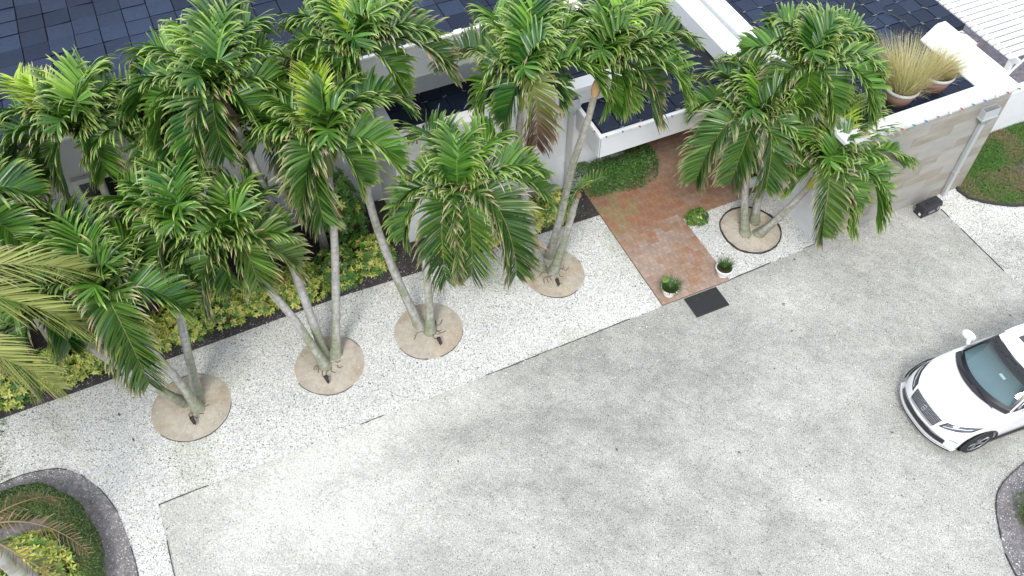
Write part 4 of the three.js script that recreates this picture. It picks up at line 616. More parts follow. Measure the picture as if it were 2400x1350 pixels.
// bronze landscape spotlights
{
  const bronze = mat(0.055, 0.045, 0.04, 0.45, { metalness: 0.5 });
  for (const [x, z, label] of [[-2.28, -11.5, 'bronze garden spotlight in the leftmost tree ring'], [0.63, -11.33, 'bronze garden spotlight in the second tree ring from the left'], [3.27, -11.27, 'bronze garden spotlight in the third tree ring'], [6.47, -11.7, 'bronze garden spotlight in the tree ring left of the path']]) {
    const t = thing('garden_spotlight', label, 'spotlight', [x, 0, z], 'garden spotlights'); mesh('stake', new THREE.CylinderGeometry(0.014, 0.014, 0.14, 8).translate(0, 0.07, 0), bronze, t);
    const h = new THREE.LatheGeometry([[0, 0], [0.03, 0], [0.038, 0.02], [0.038, 0.09], [0.046, 0.1], [0.046, 0.17], [0.04, 0.17], [0.038, 0.11], [0, 0.105]].map(([a, b]) => new THREE.Vector2(a, b)), 14); const b = mesh('lamp_head', h, bronze, t); b.position.set(0, 0.11, 0.02); b.rotation.set(-0.5, 0, 0.1);
    const l = mesh('lens', new THREE.CylinderGeometry(0.037, 0.037, 0.006, 14), mat(0.5, 0.52, 0.52, 0.1), b); l.position.y = 0.125; mesh('knuckle', new THREE.SphereGeometry(0.026, 8, 6).translate(0, 0.115, 0.01), bronze, t);
  }
}
const shrubMat = new THREE.MeshPhysicalMaterial({ vertexColors: true, roughness: 0.45, transmission: 0.15, thickness: 0, side: THREE.DoubleSide });
function leafAt(B, p, dir, wide, len, w, c, cup = 0.25) { // a small pointed leaf: four faces
  const tipP = p.clone().addScaledVector(dir, len), mid = p.clone().addScaledVector(dir, len * 0.5), n = dir.clone().cross(wide).normalize(), a = B.vert(p, c), b = B.vert(mid.clone().addScaledVector(wide, w).addScaledVector(n, cup * w), c), d = B.vert(mid.clone().addScaledVector(wide, -w).addScaledVector(n, cup * w), c), m = B.vert(mid, c), e = B.vert(tipP, c); B.i.push(a, b, m, a, m, d, b, e, m, m, e, d);
}
function whorlBush(B, cx, cy, cz, rx, ry, rz, n, R, yellow, size = 0.1) { // whorls of leaflets over a lumpy mound
  for (let k = 0; k < n; k++) {
    const u = R() * 2 - 1, th = R() * 6.283, y = Math.abs(u), s = Math.sqrt(1 - u * u), dirv = V(Math.cos(th) * s, y, Math.sin(th) * s), lump = 0.72 + 0.5 * fbm(dirv.x * 2 + cx, dirv.y * 2, dirv.z * 2 + cz, 2), depth = 1 - 0.3 * R() * R();
    const p = V(cx + dirv.x * rx * lump * depth, cy + dirv.y * ry * lump * depth, cz + dirv.z * rz * lump * depth), nrm = V(dirv.x / rx, dirv.y / ry + 0.5, dirv.z / rz).normalize(), ax = V(0.3, 0.1, 1).cross(nrm).normalize(), ay = nrm.clone().cross(ax), m = 5 + Math.floor(R() * 3), a0 = R() * 6.28;
    const isY = R() < yellow, c0 = isY ? mixc([0.34, 0.42, 0.05], [0.68, 0.66, 0.16], R()) : mixc([0.05, 0.14, 0.018], [0.12, 0.26, 0.035], R());
    for (let j = 0; j < m; j++) { const a = a0 + j / m * 6.283, d = ax.clone().multiplyScalar(Math.cos(a)).addScaledVector(ay, Math.sin(a)).addScaledVector(nrm, 0.35).normalize(), w = nrm.clone().cross(d).normalize(); leafAt(B, p, d, w, size * (0.75 + 0.5 * R()), size * 0.22, R() < 0.25 && isY ? mixc(c0, [0.06, 0.15, 0.02], 0.7) : c0.map((v) => v * (0.85 + 0.3 * R()))); }
  }
}
const twigMat = mat(0.2, 0.17, 0.09, 1);
function mound(rx, ry, rz, x, y, z, seed) { const g = new THREE.IcosahedronGeometry(1, 3), p = g.attributes.position; for (let i = 0; i < p.count; i++) { const X = p.getX(i), Y = p.getY(i), Z = p.getZ(i), l = 0.72 + 0.5 * fbm(X * 2 + seed, Y * 2, Z * 2, 2); p.setXYZ(i, X * rx * l, Math.max(0, Y) * ry * l, Z * rz * l); } g.computeVertexNormals(); g.translate(x, y, z); return g; }
{ // hedge of yellow-green shrubs along the soil bed
  const h = thing('hedge', 'low hedge of yellow-green variegated shrubs along the dark soil bed', 'hedge', [0, 0, -14.1]), R = rng(313);
  for (const [x, z, rx, rz, hgt, yel] of [[-6.6, 0.15, 0.6, 0.45, 0.7, 0.8], [-5.7, 0.1, 0.6, 0.45, 0.75, 0.8], [-4.7, 0.05, 0.6, 0.42, 0.7, 0.8], [-3.75, 0, 0.6, 0.45, 0.72, 0.75], [-2.8, 0, 0.6, 0.42, 0.7, 0.8], [-1.9, -0.05, 0.58, 0.42, 0.75, 0.8], [-1.0, -0.1, 0.6, 0.45, 0.72, 0.75], [-0.1, -0.1, 0.6, 0.45, 0.75, 0.8], [0.8, 0, 0.6, 0.45, 0.7, 0.75], [1.75, -0.1, 0.55, 0.45, 0.75, 0.3], [2.6, -0.2, 0.55, 0.42, 0.7, 0.55], [4.6, 0.05, 0.5, 0.4, 0.65, 0.6], [5.6, 0.2, 0.55, 0.4, 0.7, 0.7], [6.5, 0.25, 0.6, 0.42, 0.75, 0.7], [7.35, 0.25, 0.5, 0.35, 0.65, 0.7]]) {
    const B = new Builder(); whorlBush(B, 0, 0.08, 0, rx * 1.1, hgt * 1.1, rz * 1.15, 430, R, yel); const m = mesh('shrub', B.geo(), shrubMat, h); m.position.set(x, 0, z); mesh('twigs', mound(rx * 0.72, hgt * 0.78, rz * 0.72, 0, 0.02, 0, x), twigMat, m);
  }
}
// clipped hedges: many small leaves over a shaped body
function clipped(parent, name, path, half, height, nLeaf, R, cols, size = 0.032) {
  const cv = new THREE.CatmullRomCurve3(path.map(([x, z]) => V(x, 0, z))), L = cv.getLength(), B = new Builder(), core = new Builder(), prof = (a) => { const s = Math.sin(a), c = Math.cos(a); return [Math.sign(c) * Math.abs(c) ** 0.55 * half, Math.abs(s) ** 0.55 * height]; };
  const p = V(0, 0, 0), tg = V(0, 0, 0);
  for (let k = 0; k < nLeaf; k++) {
    const cap = R() < half / (L + half) * 0.9; const t = cap ? (R() < 0.5 ? 0 : 1) : R(); cv.getPointAt(t, p); cv.getTangentAt(t, tg); const s = V(-tg.z, 0, tg.x), a = R() * Math.PI, [o, y] = prof(a); let q, nrm;
    if (cap) { const th = R() * Math.PI - Math.PI / 2, dd = tg.clone().multiplyScalar(t ? 1 : -1), dir = dd.multiplyScalar(Math.cos(th)).addScaledVector(s, Math.sin(th)); q = p.clone().addScaledVector(dir, Math.abs(o)); nrm = dir.clone().multiplyScalar(Math.abs(Math.cos(a))).add(V(0, Math.sin(a), 0)); } else { q = p.clone().addScaledVector(s, o); nrm = s.clone().multiplyScalar(Math.cos(a)).add(V(0, Math.sin(a), 0)); }
    q.y = 0.04 + y; const lump = (fbm(q.x * 3.3, q.y * 3.3, q.z * 3.3, 3) - 0.5) * 0.16 - 0.05 * R() * R(); q.addScaledVector(nrm, lump); nrm.add(V(R() - 0.5, R() - 0.4, R() - 0.5).multiplyScalar(1.1)).normalize(); const w = V(R() - 0.5, R() - 0.5, R() - 0.5).cross(nrm).normalize(), d = nrm.clone().multiplyScalar(0.55).addScaledVector(w.clone().cross(nrm), 0.9).normalize();
    leafAt(B, q, d, w, size * (0.8 + 0.6 * R()), size * 0.36, mixc(cols[0], cols[1], R() ** 1.5).map((v) => v * (0.8 + 0.4 * fbm(q.x * 5, q.z * 5, 1))));
  }
  const n = Math.max(10, Math.round(L / 0.12)), m = 10; for (let i = 0; i <= n; i++) { cv.getPointAt(i / n, p); cv.getTangentAt(i / n, tg); const s = V(-tg.z, 0, tg.x), e = 0.86 * Math.min(1, 0.35 + 3 * Math.min(i, n - i) / n); for (let j = 0; j <= m; j++) { const [o, y] = prof(j / m * Math.PI); core.vert(p.clone().addScaledVector(s, o * e).add(V(0, y * 0.88, 0)), [0.04, 0.05, 0.02]); } if (i) for (let j = 0; j < m; j++) { const b = (i - 1) * (m + 1) + j; core.i.push(b, b + m + 1, b + 1, b + 1, b + m + 1, b + m + 2); } }
  const f = mesh(name, B.geo(), shrubMat, parent); mesh('twigs', core.geo(), twigMat, f); return f;
}
{
  const R = rng(515), t = thing('clipped_hedge', 'dark green clipped hedge under the porch roof corner', 'hedge', [9.3, 0, -14.2]);
  clipped(t, 'foliage', [[-0.75, -0.25], [-0.1, -0.2], [0.75, -0.1]], 0.52, 0.85, 12000, R, [[0.025, 0.09, 0.014], [0.1, 0.22, 0.03]], 0.048);
  const t2 = thing('clipped_hedge', 'curved clipped box hedge around the shrub at lower left', 'hedge', [-5.2, 0, -10]);
  clipped(t2, 'foliage', [[-1.5, -1.0], [-0.85, -1.02], [-0.3, -0.9], [0.1, -0.5], [0.3, 0.1], [0.38, 0.75], [0.36, 1.3]], 0.3, 0.55, 26000, R, [[0.035, 0.085, 0.014], [0.13, 0.19, 0.04]], 0.034);
  const B = new Builder(); const t3 = thing('variegated_shrub', 'yellow-green variegated shrub inside the curved box hedge, lower left', 'shrub', [-6.0, 0, -9.2]); whorlBush(B, 0, 0.1, 0, 1.15, 1.0, 1.15, 1300, R, 0.7, 0.11); const m = mesh('foliage', B.geo(), shrubMat, t3); mesh('twigs', mound(0.85, 0.8, 0.85, 0, 0.02, 0, 3), twigMat, m);
  const t4 = thing('clipped_hedge', 'rounded green hedge at the right edge below the car', 'hedge', [12.55, 0, -2.3]); clipped(t4, 'foliage', [[0.05, -0.4], [0.0, 0], [0.1, 0.5]], 0.33, 0.5, 6000, R, [[0.05, 0.1, 0.012], [0.13, 0.17, 0.03]], 0.03);
  // taller greenery behind the hedge in the shade
  for (const [x, z, r, h, label] of [[-3.4, -15.3, 0.7, 1.7, 'dark bushy shrub in the shade at far left of the bed'], [0.4, -15.5, 0.65, 2.2, 'dark bushy shrub in the shade behind the hedge middle'], [2.2, -15.5, 0.65, 2.0, 'dark bushy shrub beside the left end of the white front wall'], [-6.2, -15.0, 0.9, 1.8, 'dark bushy shrub at the left picture edge behind the hedge']]) { const Bq = new Builder(); const tq = thing('shade_shrub', label, 'shrub', [x, 0, z]); whorlBush(Bq, 0, 0.1, 0, r, h, r, 300, R, 0.1, 0.15); const f = mesh('foliage', Bq.geo(), shrubMat, tq); mesh('twigs', mound(r * 0.7, h * 0.7, r * 0.7, 0, 0, 0, x), twigMat, f); }
  // little red-flowered bush at the inner corner of the path
  const t5 = thing('flower_bush', 'small green bush with red flowers at the path corner', 'bush', [10.62, 0, -12.2]), B5 = new Builder(); whorlBush(B5, 0, 0.06, 0, 0.27, 0.34, 0.25, 120, R, 0.1, 0.085); const f5 = mesh('foliage', B5.geo(), shrubMat, t5); mesh('twigs', mound(0.16, 0.22, 0.16, 0, 0, 0, 5), twigMat, f5);
  for (const [a, b, c] of [[-0.1, 0.1, 0.2], [0.02, 0.08, 0.24], [-0.16, 0.13, 0.12]]) { const BF = new Builder(); for (let i = 0; i < 14; i++) { const d = V(R() - 0.5, R() * 0.8, R() - 0.5).normalize(); leafAt(BF, V(a, b + 0.06, c), d, d.clone().cross(V(0.3, 1, 0.2)).normalize(), 0.04, 0.012, [0.55, 0.05, 0.02]); } mesh('flower', BF.geo(), shrubMat, t5); }
}
function tuft(B, n, r, len, lean, R, c0, c1, w = 0.006, wind = [0, 0, 0], base = 0) {
  for (let k = 0; k < n; k++) { const a = R() * 6.283, rr = Math.sqrt(R()) * r, d = V(Math.cos(a) * lean * (0.3 + R()), 1, Math.sin(a) * lean * (0.3 + R())).normalize(), q = V(Math.cos(a) * rr, base, Math.sin(a) * rr), pts = [], L = len * (0.55 + 0.6 * R()), dr = 0.1 + 0.22 * R(); for (let j = 0; j < 5; j++) { pts.push(q.clone()); d.y -= dr * (j / 4) * 1.2; d.add(V(...wind).multiplyScalar(0.25)); d.normalize(); q.addScaledVector(d, L / 4); } const c = mixc(c0, c1, R()); B.blade(pts, V(-Math.sin(a), 0, Math.cos(a)).add(V(R() - 0.5, 0, R() - 0.5)), 0.2, (u) => w * (1 - u * 0.85), () => c); }
}
{ // white urns at the foot of the path
  const urnMat = mat(0.8, 0.8, 0.79, 0.45), R = rng(808);
  const prof = [[0, 0], [0.1, 0], [0.12, 0.015], [0.12, 0.03], [0.105, 0.04], [0.13, 0.075], [0.165, 0.13], [0.185, 0.19], [0.19, 0.23], [0.2, 0.235], [0.205, 0.25], [0.215, 0.255], [0.22, 0.275], [0.215, 0.29], [0.195, 0.29], [0.185, 0.27], [0.18, 0.24], [0, 0.24]].map(([a, b]) => new THREE.Vector2(a, b));
  for (const [x, z, label, leaf] of [[8.78, -10.42, 'white urn of grass with a broad leaf, left foot of the path', 1], [10.28, -10.4, 'white urn of upright grass, right foot of the path', 0]]) {
    const t = thing('potted_grass', label, 'potted plant', [x, 0.026, z], 'white urns at the path'); const pot = mesh('urn', new THREE.LatheGeometry(prof, 32), urnMat, t); mesh('soil', new THREE.CircleGeometry(0.182, 20).rotateX(-Math.PI / 2).translate(0, 0.25, 0), mat(0.06, 0.045, 0.03, 1), pot);
    const rib = []; for (let i = 0; i < 20; i++) { const a = i / 20 * 6.283; rib.push(rod([Math.cos(a) * 0.118, 0.06, Math.sin(a) * 0.118], [Math.cos(a) * 0.181, 0.19, Math.sin(a) * 0.181], 0.008, 4)); } mesh('fluting', merge(rib), urnMat, pot);
    const B = new Builder(); tuft(B, leaf ? 420 : 240, leaf ? 0.15 : 0.1, leaf ? 0.27 : 0.28, leaf ? 1.3 : 0.75, R, [0.03, 0.085, 0.012], [0.08, 0.16, 0.025], 0.006, [0, 0, 0], 0.25); mesh('grass', B.geo(), shrubMat, t);
    if (leaf) { const Bl = new Builder(), n = 10, c = V(-0.06, 0.43, -0.13), o = Bl.vert(c, [0.12, 0.25, 0.03]); for (let i = 0; i <= n; i++) { const a = i / n * 6.283; Bl.vert(c.clone().add(V(Math.cos(a) * 0.085, 0.02 * Math.sin(2 * a), Math.sin(a) * 0.08)), [0.15, 0.28, 0.04]); if (i) Bl.i.push(o, o + i + 1, o + i); } mesh('broad_leaf', Bl.geo(), shrubMat, t); }
  }
}
{ // big roof pots with dry ornamental grass
  const R = rng(909), terra = new THREE.MeshStandardMaterial({ color: lin(0.5, 0.3, 0.21), roughness: 0.85, map: speckle(256, 91, [0.85, 0.85, 0.87], 0.2, 6, 4, 0.2) }), rim = mat(0.5, 0.49, 0.47, 0.8);
  for (const [x, z, r, label, dry] of [[14.95, -11.3, 0.42, 'roof pot of tall straw grass with feathery heads, further left', 0], [16.05, -11.35, 0.4, 'roof pot of shorter brown-green grass, nearer the side parapet', 1]]) {
    const t = thing('grass_pot', label, 'potted plant', [x, 3.09, z], 'grass pots on the roof'), prof = [[0, 0], [r * 0.62, 0], [r * 0.85, 0.3], [r * 0.93, 0.46]].map(([a, b]) => new THREE.Vector2(a, b)), rp = [[r * 0.93, 0.43], [r * 0.98, 0.43], [r * 1.0, 0.46], [r * 1.0, 0.5], [r * 0.96, 0.51], [r * 0.9, 0.5], [r * 0.88, 0.42]].map(([a, b]) => new THREE.Vector2(a, b));
    const p = mesh('pot', new THREE.LatheGeometry(prof, 28), terra, t); mesh('rim', new THREE.LatheGeometry(rp, 28), rim, p); mesh('soil', new THREE.CircleGeometry(r * 0.9, 20).rotateX(-Math.PI / 2).translate(0, 0.44, 0), mat(0.09, 0.07, 0.05, 1), p);
    const B = new Builder(), wind = dry ? [0.5, 0, 0.1] : [0.35, 0, -0.5]; tuft(B, dry ? 600 : 1100, r * 0.75, dry ? 0.62 : 1.1, dry ? 0.8 : 0.75, R, [0.62, 0.52, 0.29], [0.36, 0.37, 0.1], 0.006, wind, 0.44); if (dry) tuft(B, 350, r * 0.7, 0.35, 0.9, R, [0.42, 0.24, 0.11], [0.38, 0.27, 0.13], 0.008, [0, 0, 0], 0.46); else tuft(B, 260, r * 0.8, 0.6, 1.2, R, [0.66, 0.57, 0.38], [0.5, 0.44, 0.2], 0.006, [0.1, 0, 0.1], 0.44);
    mesh('grass', B.geo(), shrubMat, t);
    if (!dry) { const Bh = new Builder(); for (let i = 0; i < 34; i++) { const a = R() * 6.28, c = V(Math.cos(a) * 0.3 + 0.28 + (R() - 0.5) * 0.3, 1.0 + 0.45 * R(), Math.sin(a) * 0.3 - 0.35), d = V(0.3 + (R() - 0.5) * 0.4, 0.8, -0.45).normalize(); for (let j = 0; j < 26; j++) { const u = j / 26, b = c.clone().addScaledVector(d, u * 0.2), o = V(R() - 0.5, R() - 0.2, R() - 0.5).normalize(); leafAt(Bh, b, o, o.clone().cross(d).normalize(), 0.03 * (1 - 0.6 * u), 0.004, [0.6, 0.52, 0.4]); } } mesh('seed_heads', Bh.geo(), shrubMat, t); }
  }
}
{ // lawn blades
  const B = new Builder(), R0 = rng(4); for (let i = 0; i < 7; i++) { const a = R0() * 6.28, d = V(Math.cos(a) * 0.7, 1, Math.sin(a) * 0.7).normalize(); leafAt(B, V((R0() - 0.5) * 0.03, 0, (R0() - 0.5) * 0.03), d, V(-Math.sin(a), 0, Math.cos(a)), 0.04 + 0.03 * R0(), 0.0045, [1, 1, 1]); }
  const R = rng(606), spots = []; for (let i = 0; i < 30000; i++) { const x = 17.5 + R() * 6, z = -11.64 + R() * 3; if (inside(LAWN, x, z) && R() > bare(x, z) * 0.93) spots.push([x, z]); } for (let i = 0; i < 160; i++) { const x = -6.9 + R() * 0.9, z = -13.3 + R() * 1.6; spots.push([x, z]); }
  const im = new THREE.InstancedMesh(B.geo(), new THREE.MeshStandardMaterial({ vertexColors: true, roughness: 0.7, side: THREE.DoubleSide }), spots.length), m = new THREE.Matrix4(), q = new THREE.Quaternion(), c = new THREE.Color();
  spots.forEach(([x, z], i) => { q.setFromAxisAngle(V(0, 1, 0), R() * 6.28); const s = 0.8 + 1.0 * R() * R(); m.compose(V(x, 0.02, z), q, V(s, s, s)); im.setMatrixAt(i, m); const dry = step(0.42, 0.62, fbm(x * 1.1 + 9, z * 1.1, 3.3, 3) + (R() - 0.5) * 0.25 + 0.1 * step(-10.6, -9.6, z)), k = mixc([0.08, 0.19, 0.03], [0.2, 0.185, 0.085], dry).map((v) => v * (0.7 + 0.6 * R())); c.setRGB(...k); im.setColorAt(i, c); });
  im.name = 'grass'; im.userData = { kind: 'stuff', label: 'short patchy grass blades' }; put(im); scene.add(im);
}
{ // fallen leaves and twigs on the shell
  const R = rng(321), B = new Builder(); for (let i = 0; i < 90; i++) { const x = -4 + R() * 20, z = -13 + R() * 9.5; if (x > 8.2 && x < 10.5 && z < -10.1) continue; const a = R() * 6.28, d = V(Math.cos(a), 0.15, Math.sin(a)).normalize(), s = 0.02 + 0.045 * R() * R(); leafAt(B, V(x, 0.022, z), d, V(-Math.sin(a), 0, Math.cos(a)), s * 2, s * (0.25 + 0.4 * R()), mixc([0.08, 0.06, 0.05], [0.24, 0.15, 0.09], R())); }
  const m = mesh('leaf_litter', B.geo(), shrubMat); m.userData = { kind: 'stuff', label: 'few dry fallen leaves scattered on the driveway' };
}

// ---------------------------------------------------------------- mat, toolbox, planter
{
  const t = thing('door_mat', 'black rubber doormat lying at the foot of the path', 'doormat', [9.49, 0, -9.85]), rub = mat(0.02, 0.021, 0.024, 0.75), rub2 = mat(0.035, 0.037, 0.04, 0.6);
  mesh('mat_body', rbox(0.9, 0.018, 0.6, 0.006, 0, 0.013, 0), rub, t);
  const bars = [], b = (x, z, w, d, r = 0) => { const g = box(w, 0.005, d); g.rotateY(r); g.translate(x, 0.0235, z); bars.push(g); };
  b(0, -0.285, 0.88, 0.012); b(0, 0.285, 0.88, 0.012); b(-0.436, 0, 0.012, 0.557); b(0.436, 0, 0.012, 0.557);
  for (const [cx, cz] of [[-0.18, -0.16], [0.2, -0.16]]) { b(cx, cz - 0.06, 0.12, 0.008); b(cx, cz + 0.06, 0.12, 0.008); b(cx - 0.06, cz, 0.008, 0.111); b(cx + 0.06, cz, 0.008, 0.111); }
  for (let i = 0; i < 4; i++) b(0.2, -0.16, 0.3, 0.006, i * 0.785 + 0.4); for (let i = 0; i < 5; i++) b(-0.28 + i * 0.14, 0.14, 0.07, 0.007, 0.3 * (i - 2)); b(-0.18, -0.16, 0.05, 0.05, 0.2);
  mesh('raised_pattern', merge(bars), rub2, t);
}
{
  const t = thing('toolbox', 'black plastic toolbox on the shell beside the stone-clad wall', 'toolbox', [16.2, 0, -10.05]); t.rotation.y = 0.05; const bl = mat(0.022, 0.023, 0.027, 0.5), gr = mat(0.25, 0.25, 0.26, 0.4), R = rng(2);
  mesh('body', rbox(0.6, 0.22, 0.28, 0.02, 0, 0.115, 0), bl, t); mesh('tray_rim', rbox(0.63, 0.03, 0.31, 0.01, 0, 0.235, 0), bl, t);
  const s = new THREE.Shape(); s.moveTo(-0.155, 0); s.lineTo(0.155, 0); s.lineTo(0.12, 0.09); s.lineTo(-0.12, 0.09); s.closePath(); const lg = new THREE.ExtrudeGeometry(s, { depth: 0.6, bevelEnabled: true, bevelSize: 0.008, bevelThickness: 0.008, bevelSegments: 2 }); lg.rotateY(Math.PI / 2); lg.translate(-0.3, 0.255, 0); const lid = mesh('lid', lg, bl, t);
  mesh('handle', merge([rbox(0.26, 0.02, 0.035, 0.008, 0, 0.385, 0), rbox(0.03, 0.04, 0.035, 0.008, -0.13, 0.365, 0), rbox(0.03, 0.04, 0.035, 0.008, 0.13, 0.365, 0)]), bl, lid);
  for (const x of [-0.17, 0.17]) mesh('latch', rbox(0.06, 0.11, 0.02, 0.006, x, 0.21, 0.162), x > 0 ? gr : bl, t); mesh('front_plate', rbox(0.2, 0.06, 0.012, 0.004, 0.02, 0.13, 0.143), gr, t); mesh('sticker', bx(-0.303, -0.301, 0.06, 0.14, 0.02, 0.09), mat(0.7, 0.72, 0.74, 0.5), t);
}
{
  const t = thing('planter_box', 'long white planter box beside the porch wall', 'planter', [12.62, 0.026, -13.3]), w = mat(0.72, 0.75, 0.78, 0.5);
  mesh('trough', merge([bx(-0.2, -0.16, 0, 0.3, -0.75, 0.7), bx(0.16, 0.2, 0, 0.3, -0.75, 0.7), bx(-0.159, 0.159, 0, 0.3, 0.66, 0.7), bx(-0.159, 0.159, 0, 0.3, -0.75, -0.71), bx(-0.159, 0.159, 0, 0.04, -0.709, 0.659)]), w, t); mesh('rim', merge([bx(-0.23, -0.15, 0.3, 0.335, -0.78, 0.73), bx(0.15, 0.23, 0.3, 0.335, -0.78, 0.73), bx(-0.149, 0.149, 0.3, 0.335, 0.65, 0.73)]), w, t);
  mesh('soil', bx(-0.158, 0.158, 0.041, 0.26, -0.708, 0.658), mat(0.07, 0.055, 0.04, 1), t); const B = new Builder(), R = rng(71); whorlBush(B, 0.05, 0.28, 0, 0.2, 0.5, 0.65, 170, R, 0.05, 0.08); mesh('vine', B.geo(), shrubMat, t);
}

// ---------------------------------------------------------------- white sport-utility car, nose to the left
{
  const car = thing('parked_car', 'white car parked on the shell driveway, nose pointing left', 'car', [0, 0, 0]);
  const th = Math.PI - 0.075, nose = V(11.7, 0, -5.2), Lc = 4.82; car.rotation.y = th; const back = V(-Math.cos(th), 0, Math.sin(th)); car.position.copy(nose.clone().addScaledVector(back, Lc / 2));
  const paint = new THREE.MeshPhysicalMaterial({ color: lin(0.82, 0.825, 0.83), roughness: 0.35, clearcoat: 1, clearcoatRoughness: 0.06 }), black = mat(0.015, 0.015, 0.018, 0.4), chrome = mat(0.75, 0.76, 0.78, 0.15, { metalness: 1 }), rubber = mat(0.02, 0.02, 0.02, 0.85), alloy = mat(0.35, 0.36, 0.38, 0.35, { metalness: 0.8 });
  // stations along the body: distance from nose, half width, sill, shoulder height, top height
  const ST = [[0, 0.74, 0.3, 0.44, 0.5], [0.025, 0.8, 0.25, 0.55, 0.66], [0.07, 0.845, 0.22, 0.64, 0.77], [0.14, 0.88, 0.2, 0.71, 0.86], [0.3, 0.915, 0.19, 0.79, 0.94], [0.6, 0.945, 0.19, 0.87, 1.0], [0.95, 0.96, 0.2, 0.93, 1.04], [1.3, 0.962, 0.21, 0.98, 1.075], [1.8, 0.96, 0.22, 1.02, 1.085], [2.6, 0.96, 0.22, 1.04, 1.09], [3.4, 0.958, 0.22, 1.05, 1.09], [4.1, 0.95, 0.23, 1.06, 1.09], [4.55, 0.9, 0.26, 1.03, 1.06], [4.75, 0.84, 0.3, 0.9, 0.98], [4.82, 0.76, 0.34, 0.7, 0.78]];
  const sta = (t) => { const i = clamp(Math.floor(t), 0, ST.length - 2), f = t - i, g = (k) => { const p0 = ST[Math.max(0, i - 1)][k], p1 = ST[i][k], p2 = ST[i + 1][k], p3 = ST[Math.min(ST.length - 1, i + 2)][k]; return 0.5 * (2 * p1 + (p2 - p0) * f + (2 * p0 - 5 * p1 + 4 * p2 - p3) * f * f + (3 * p1 - p0 - 3 * p2 + p3) * f * f * f); }; return [0, 1, 2, 3, 4].map((k) => (k === 0 ? lerp(ST[i][0], ST[i + 1][0], f) : g(k))); };
  const tOf = (s) => { for (let i = 0; i < ST.length - 1; i++) if (s <= ST[i + 1][0]) return i + (s - ST[i][0]) / (ST[i + 1][0] - ST[i][0]); return ST.length - 1; };
  const bow = (s, z) => 0.42 * Math.abs(z / 0.96) ** 2.7 * Math.max(0, 1 - s / 1.3) - 0.12 * Math.abs(z / 0.96) ** 3 * clamp((s - 4.2) / 0.6);
  // profile parameter q from -1 (right sill) over 0 (centre top) to 1 (left sill)
  const body = (t, q, off = 0) => {
    const [s, w, y0, ys, yt] = sta(t), a = Math.abs(q), sg = Math.sign(q) || 1; let z, y;
    if (a < 0.55) { const u = a / 0.55; z = w * 0.86 * u; y = yt - (yt - ys) * 0.62 * u ** 3.2; } else if (a < 0.7) { const u = (a - 0.55) / 0.15, y1 = yt - (yt - ys) * 0.62; z = w * lerp(0.86, 0.965, Math.sin(u * 1.57)); y = lerp(y1, ys - 0.05, u * u * 0.5 + u * 0.5); } else { const u = (a - 0.7) / 0.3; z = w * (0.965 + 0.035 * Math.sin(Math.min(1, u * 2.2) * 1.57) - 0.05 * Math.max(0, u - 0.62) / 0.38); y = lerp(ys - 0.05, y0, u); }
    const X = Lc / 2 - s - bow(s, z), p = V(X, y, z * sg); if (off) { const e = 0.02, A = body(t + e, q), Bq = body(t - e, q), C = body(t, q + 0.01), D = body(t, q - 0.01), n = A.sub(Bq).cross(C.sub(D)).normalize(); if (n.dot(V(t < 3 ? 0.6 : 0, 0.7, q)) < 0) n.negate(); p.addScaledVector(n, off); } return p;
  };
  const grid = (f, nu, nv, close) => { const P = [], I = [], U = []; for (let j = 0; j <= nv; j++) for (let i = 0; i <= nu; i++) { const p = f(i / nu, j / nv); P.push(p.x, p.y, p.z); U.push(i / nu, j / nv); } for (let j = 0; j < nv; j++) for (let i = 0; i < nu; i++) { const a = j * (nu + 1) + i; I.push(a, a + 1, a + nu + 1, a + 1, a + nu + 2, a + nu + 1); } const g = new THREE.BufferGeometry(); g.setAttribute('position', new THREE.Float32BufferAttribute(P, 3)); g.setAttribute('uv', new THREE.Float32BufferAttribute(U, 2)); g.setIndex(I); g.computeVertexNormals(); return g; };
  // closed shell, wheel wells cut out
  {
    const NT = 56, NQ = 60, P = [], I = []; for (let j = 0; j <= NT; j++) for (let i = 0; i <= NQ; i++) { const p = body(j / NT * (ST.length - 1), -1 + 2 * i / NQ); P.push(p.x, p.y, p.z); }
    for (let j = 0; j < NT; j++) { for (let i = 0; i < NQ; i++) { const a = j * (NQ + 1) + i; I.push(a, a + NQ + 1, a + 1, a + 1, a + NQ + 1, a + NQ + 2); } const a = j * (NQ + 1), b = a + NQ; I.push(a, b, a + NQ + 1, b, b + NQ + 1, a + NQ + 1); }
    for (const [j, flip] of [[0, 0], [NT, 1]]) { const o = j * (NQ + 1), c = P.length / 3, p = V(0, 0, 0); p.set(P[3 * (o + NQ / 2)], 0.45, 0); P.push(p.x, p.y, p.z); for (let i = 0; i <= NQ; i++) { const a = o + i, b = o + (i + 1) % (NQ + 1); if (flip) I.push(a, c, b); else I.push(a, b, c); } }
    let g = new THREE.BufferGeometry(); g.setAttribute('position', new THREE.Float32BufferAttribute(P, 3)); g.setIndex(I); g.computeVertexNormals(); g.setAttribute('uv', new THREE.Float32BufferAttribute(new Float32Array(P.length / 3 * 2), 2));
    try { let A = new Brush(g); A.updateMatrixWorld(); const ev = new Evaluator(); ev.attributes = ['position', 'normal', 'uv']; ev.useGroups = false; for (const s of [0.85, 3.72]) for (const sg of [-1, 1]) { const c = new THREE.CylinderGeometry(0.425, 0.425, 0.5, 32).rotateX(Math.PI / 2).translate(Lc / 2 - s, 0.37, sg * 0.86), Bq = new Brush(c); Bq.updateMatrixWorld(); A = ev.evaluate(A, Bq, SUBTRACTION); } g = A.geometry; } catch (e) { console.log('csg', e.message); }
    mesh('body', g, paint, car);
  }
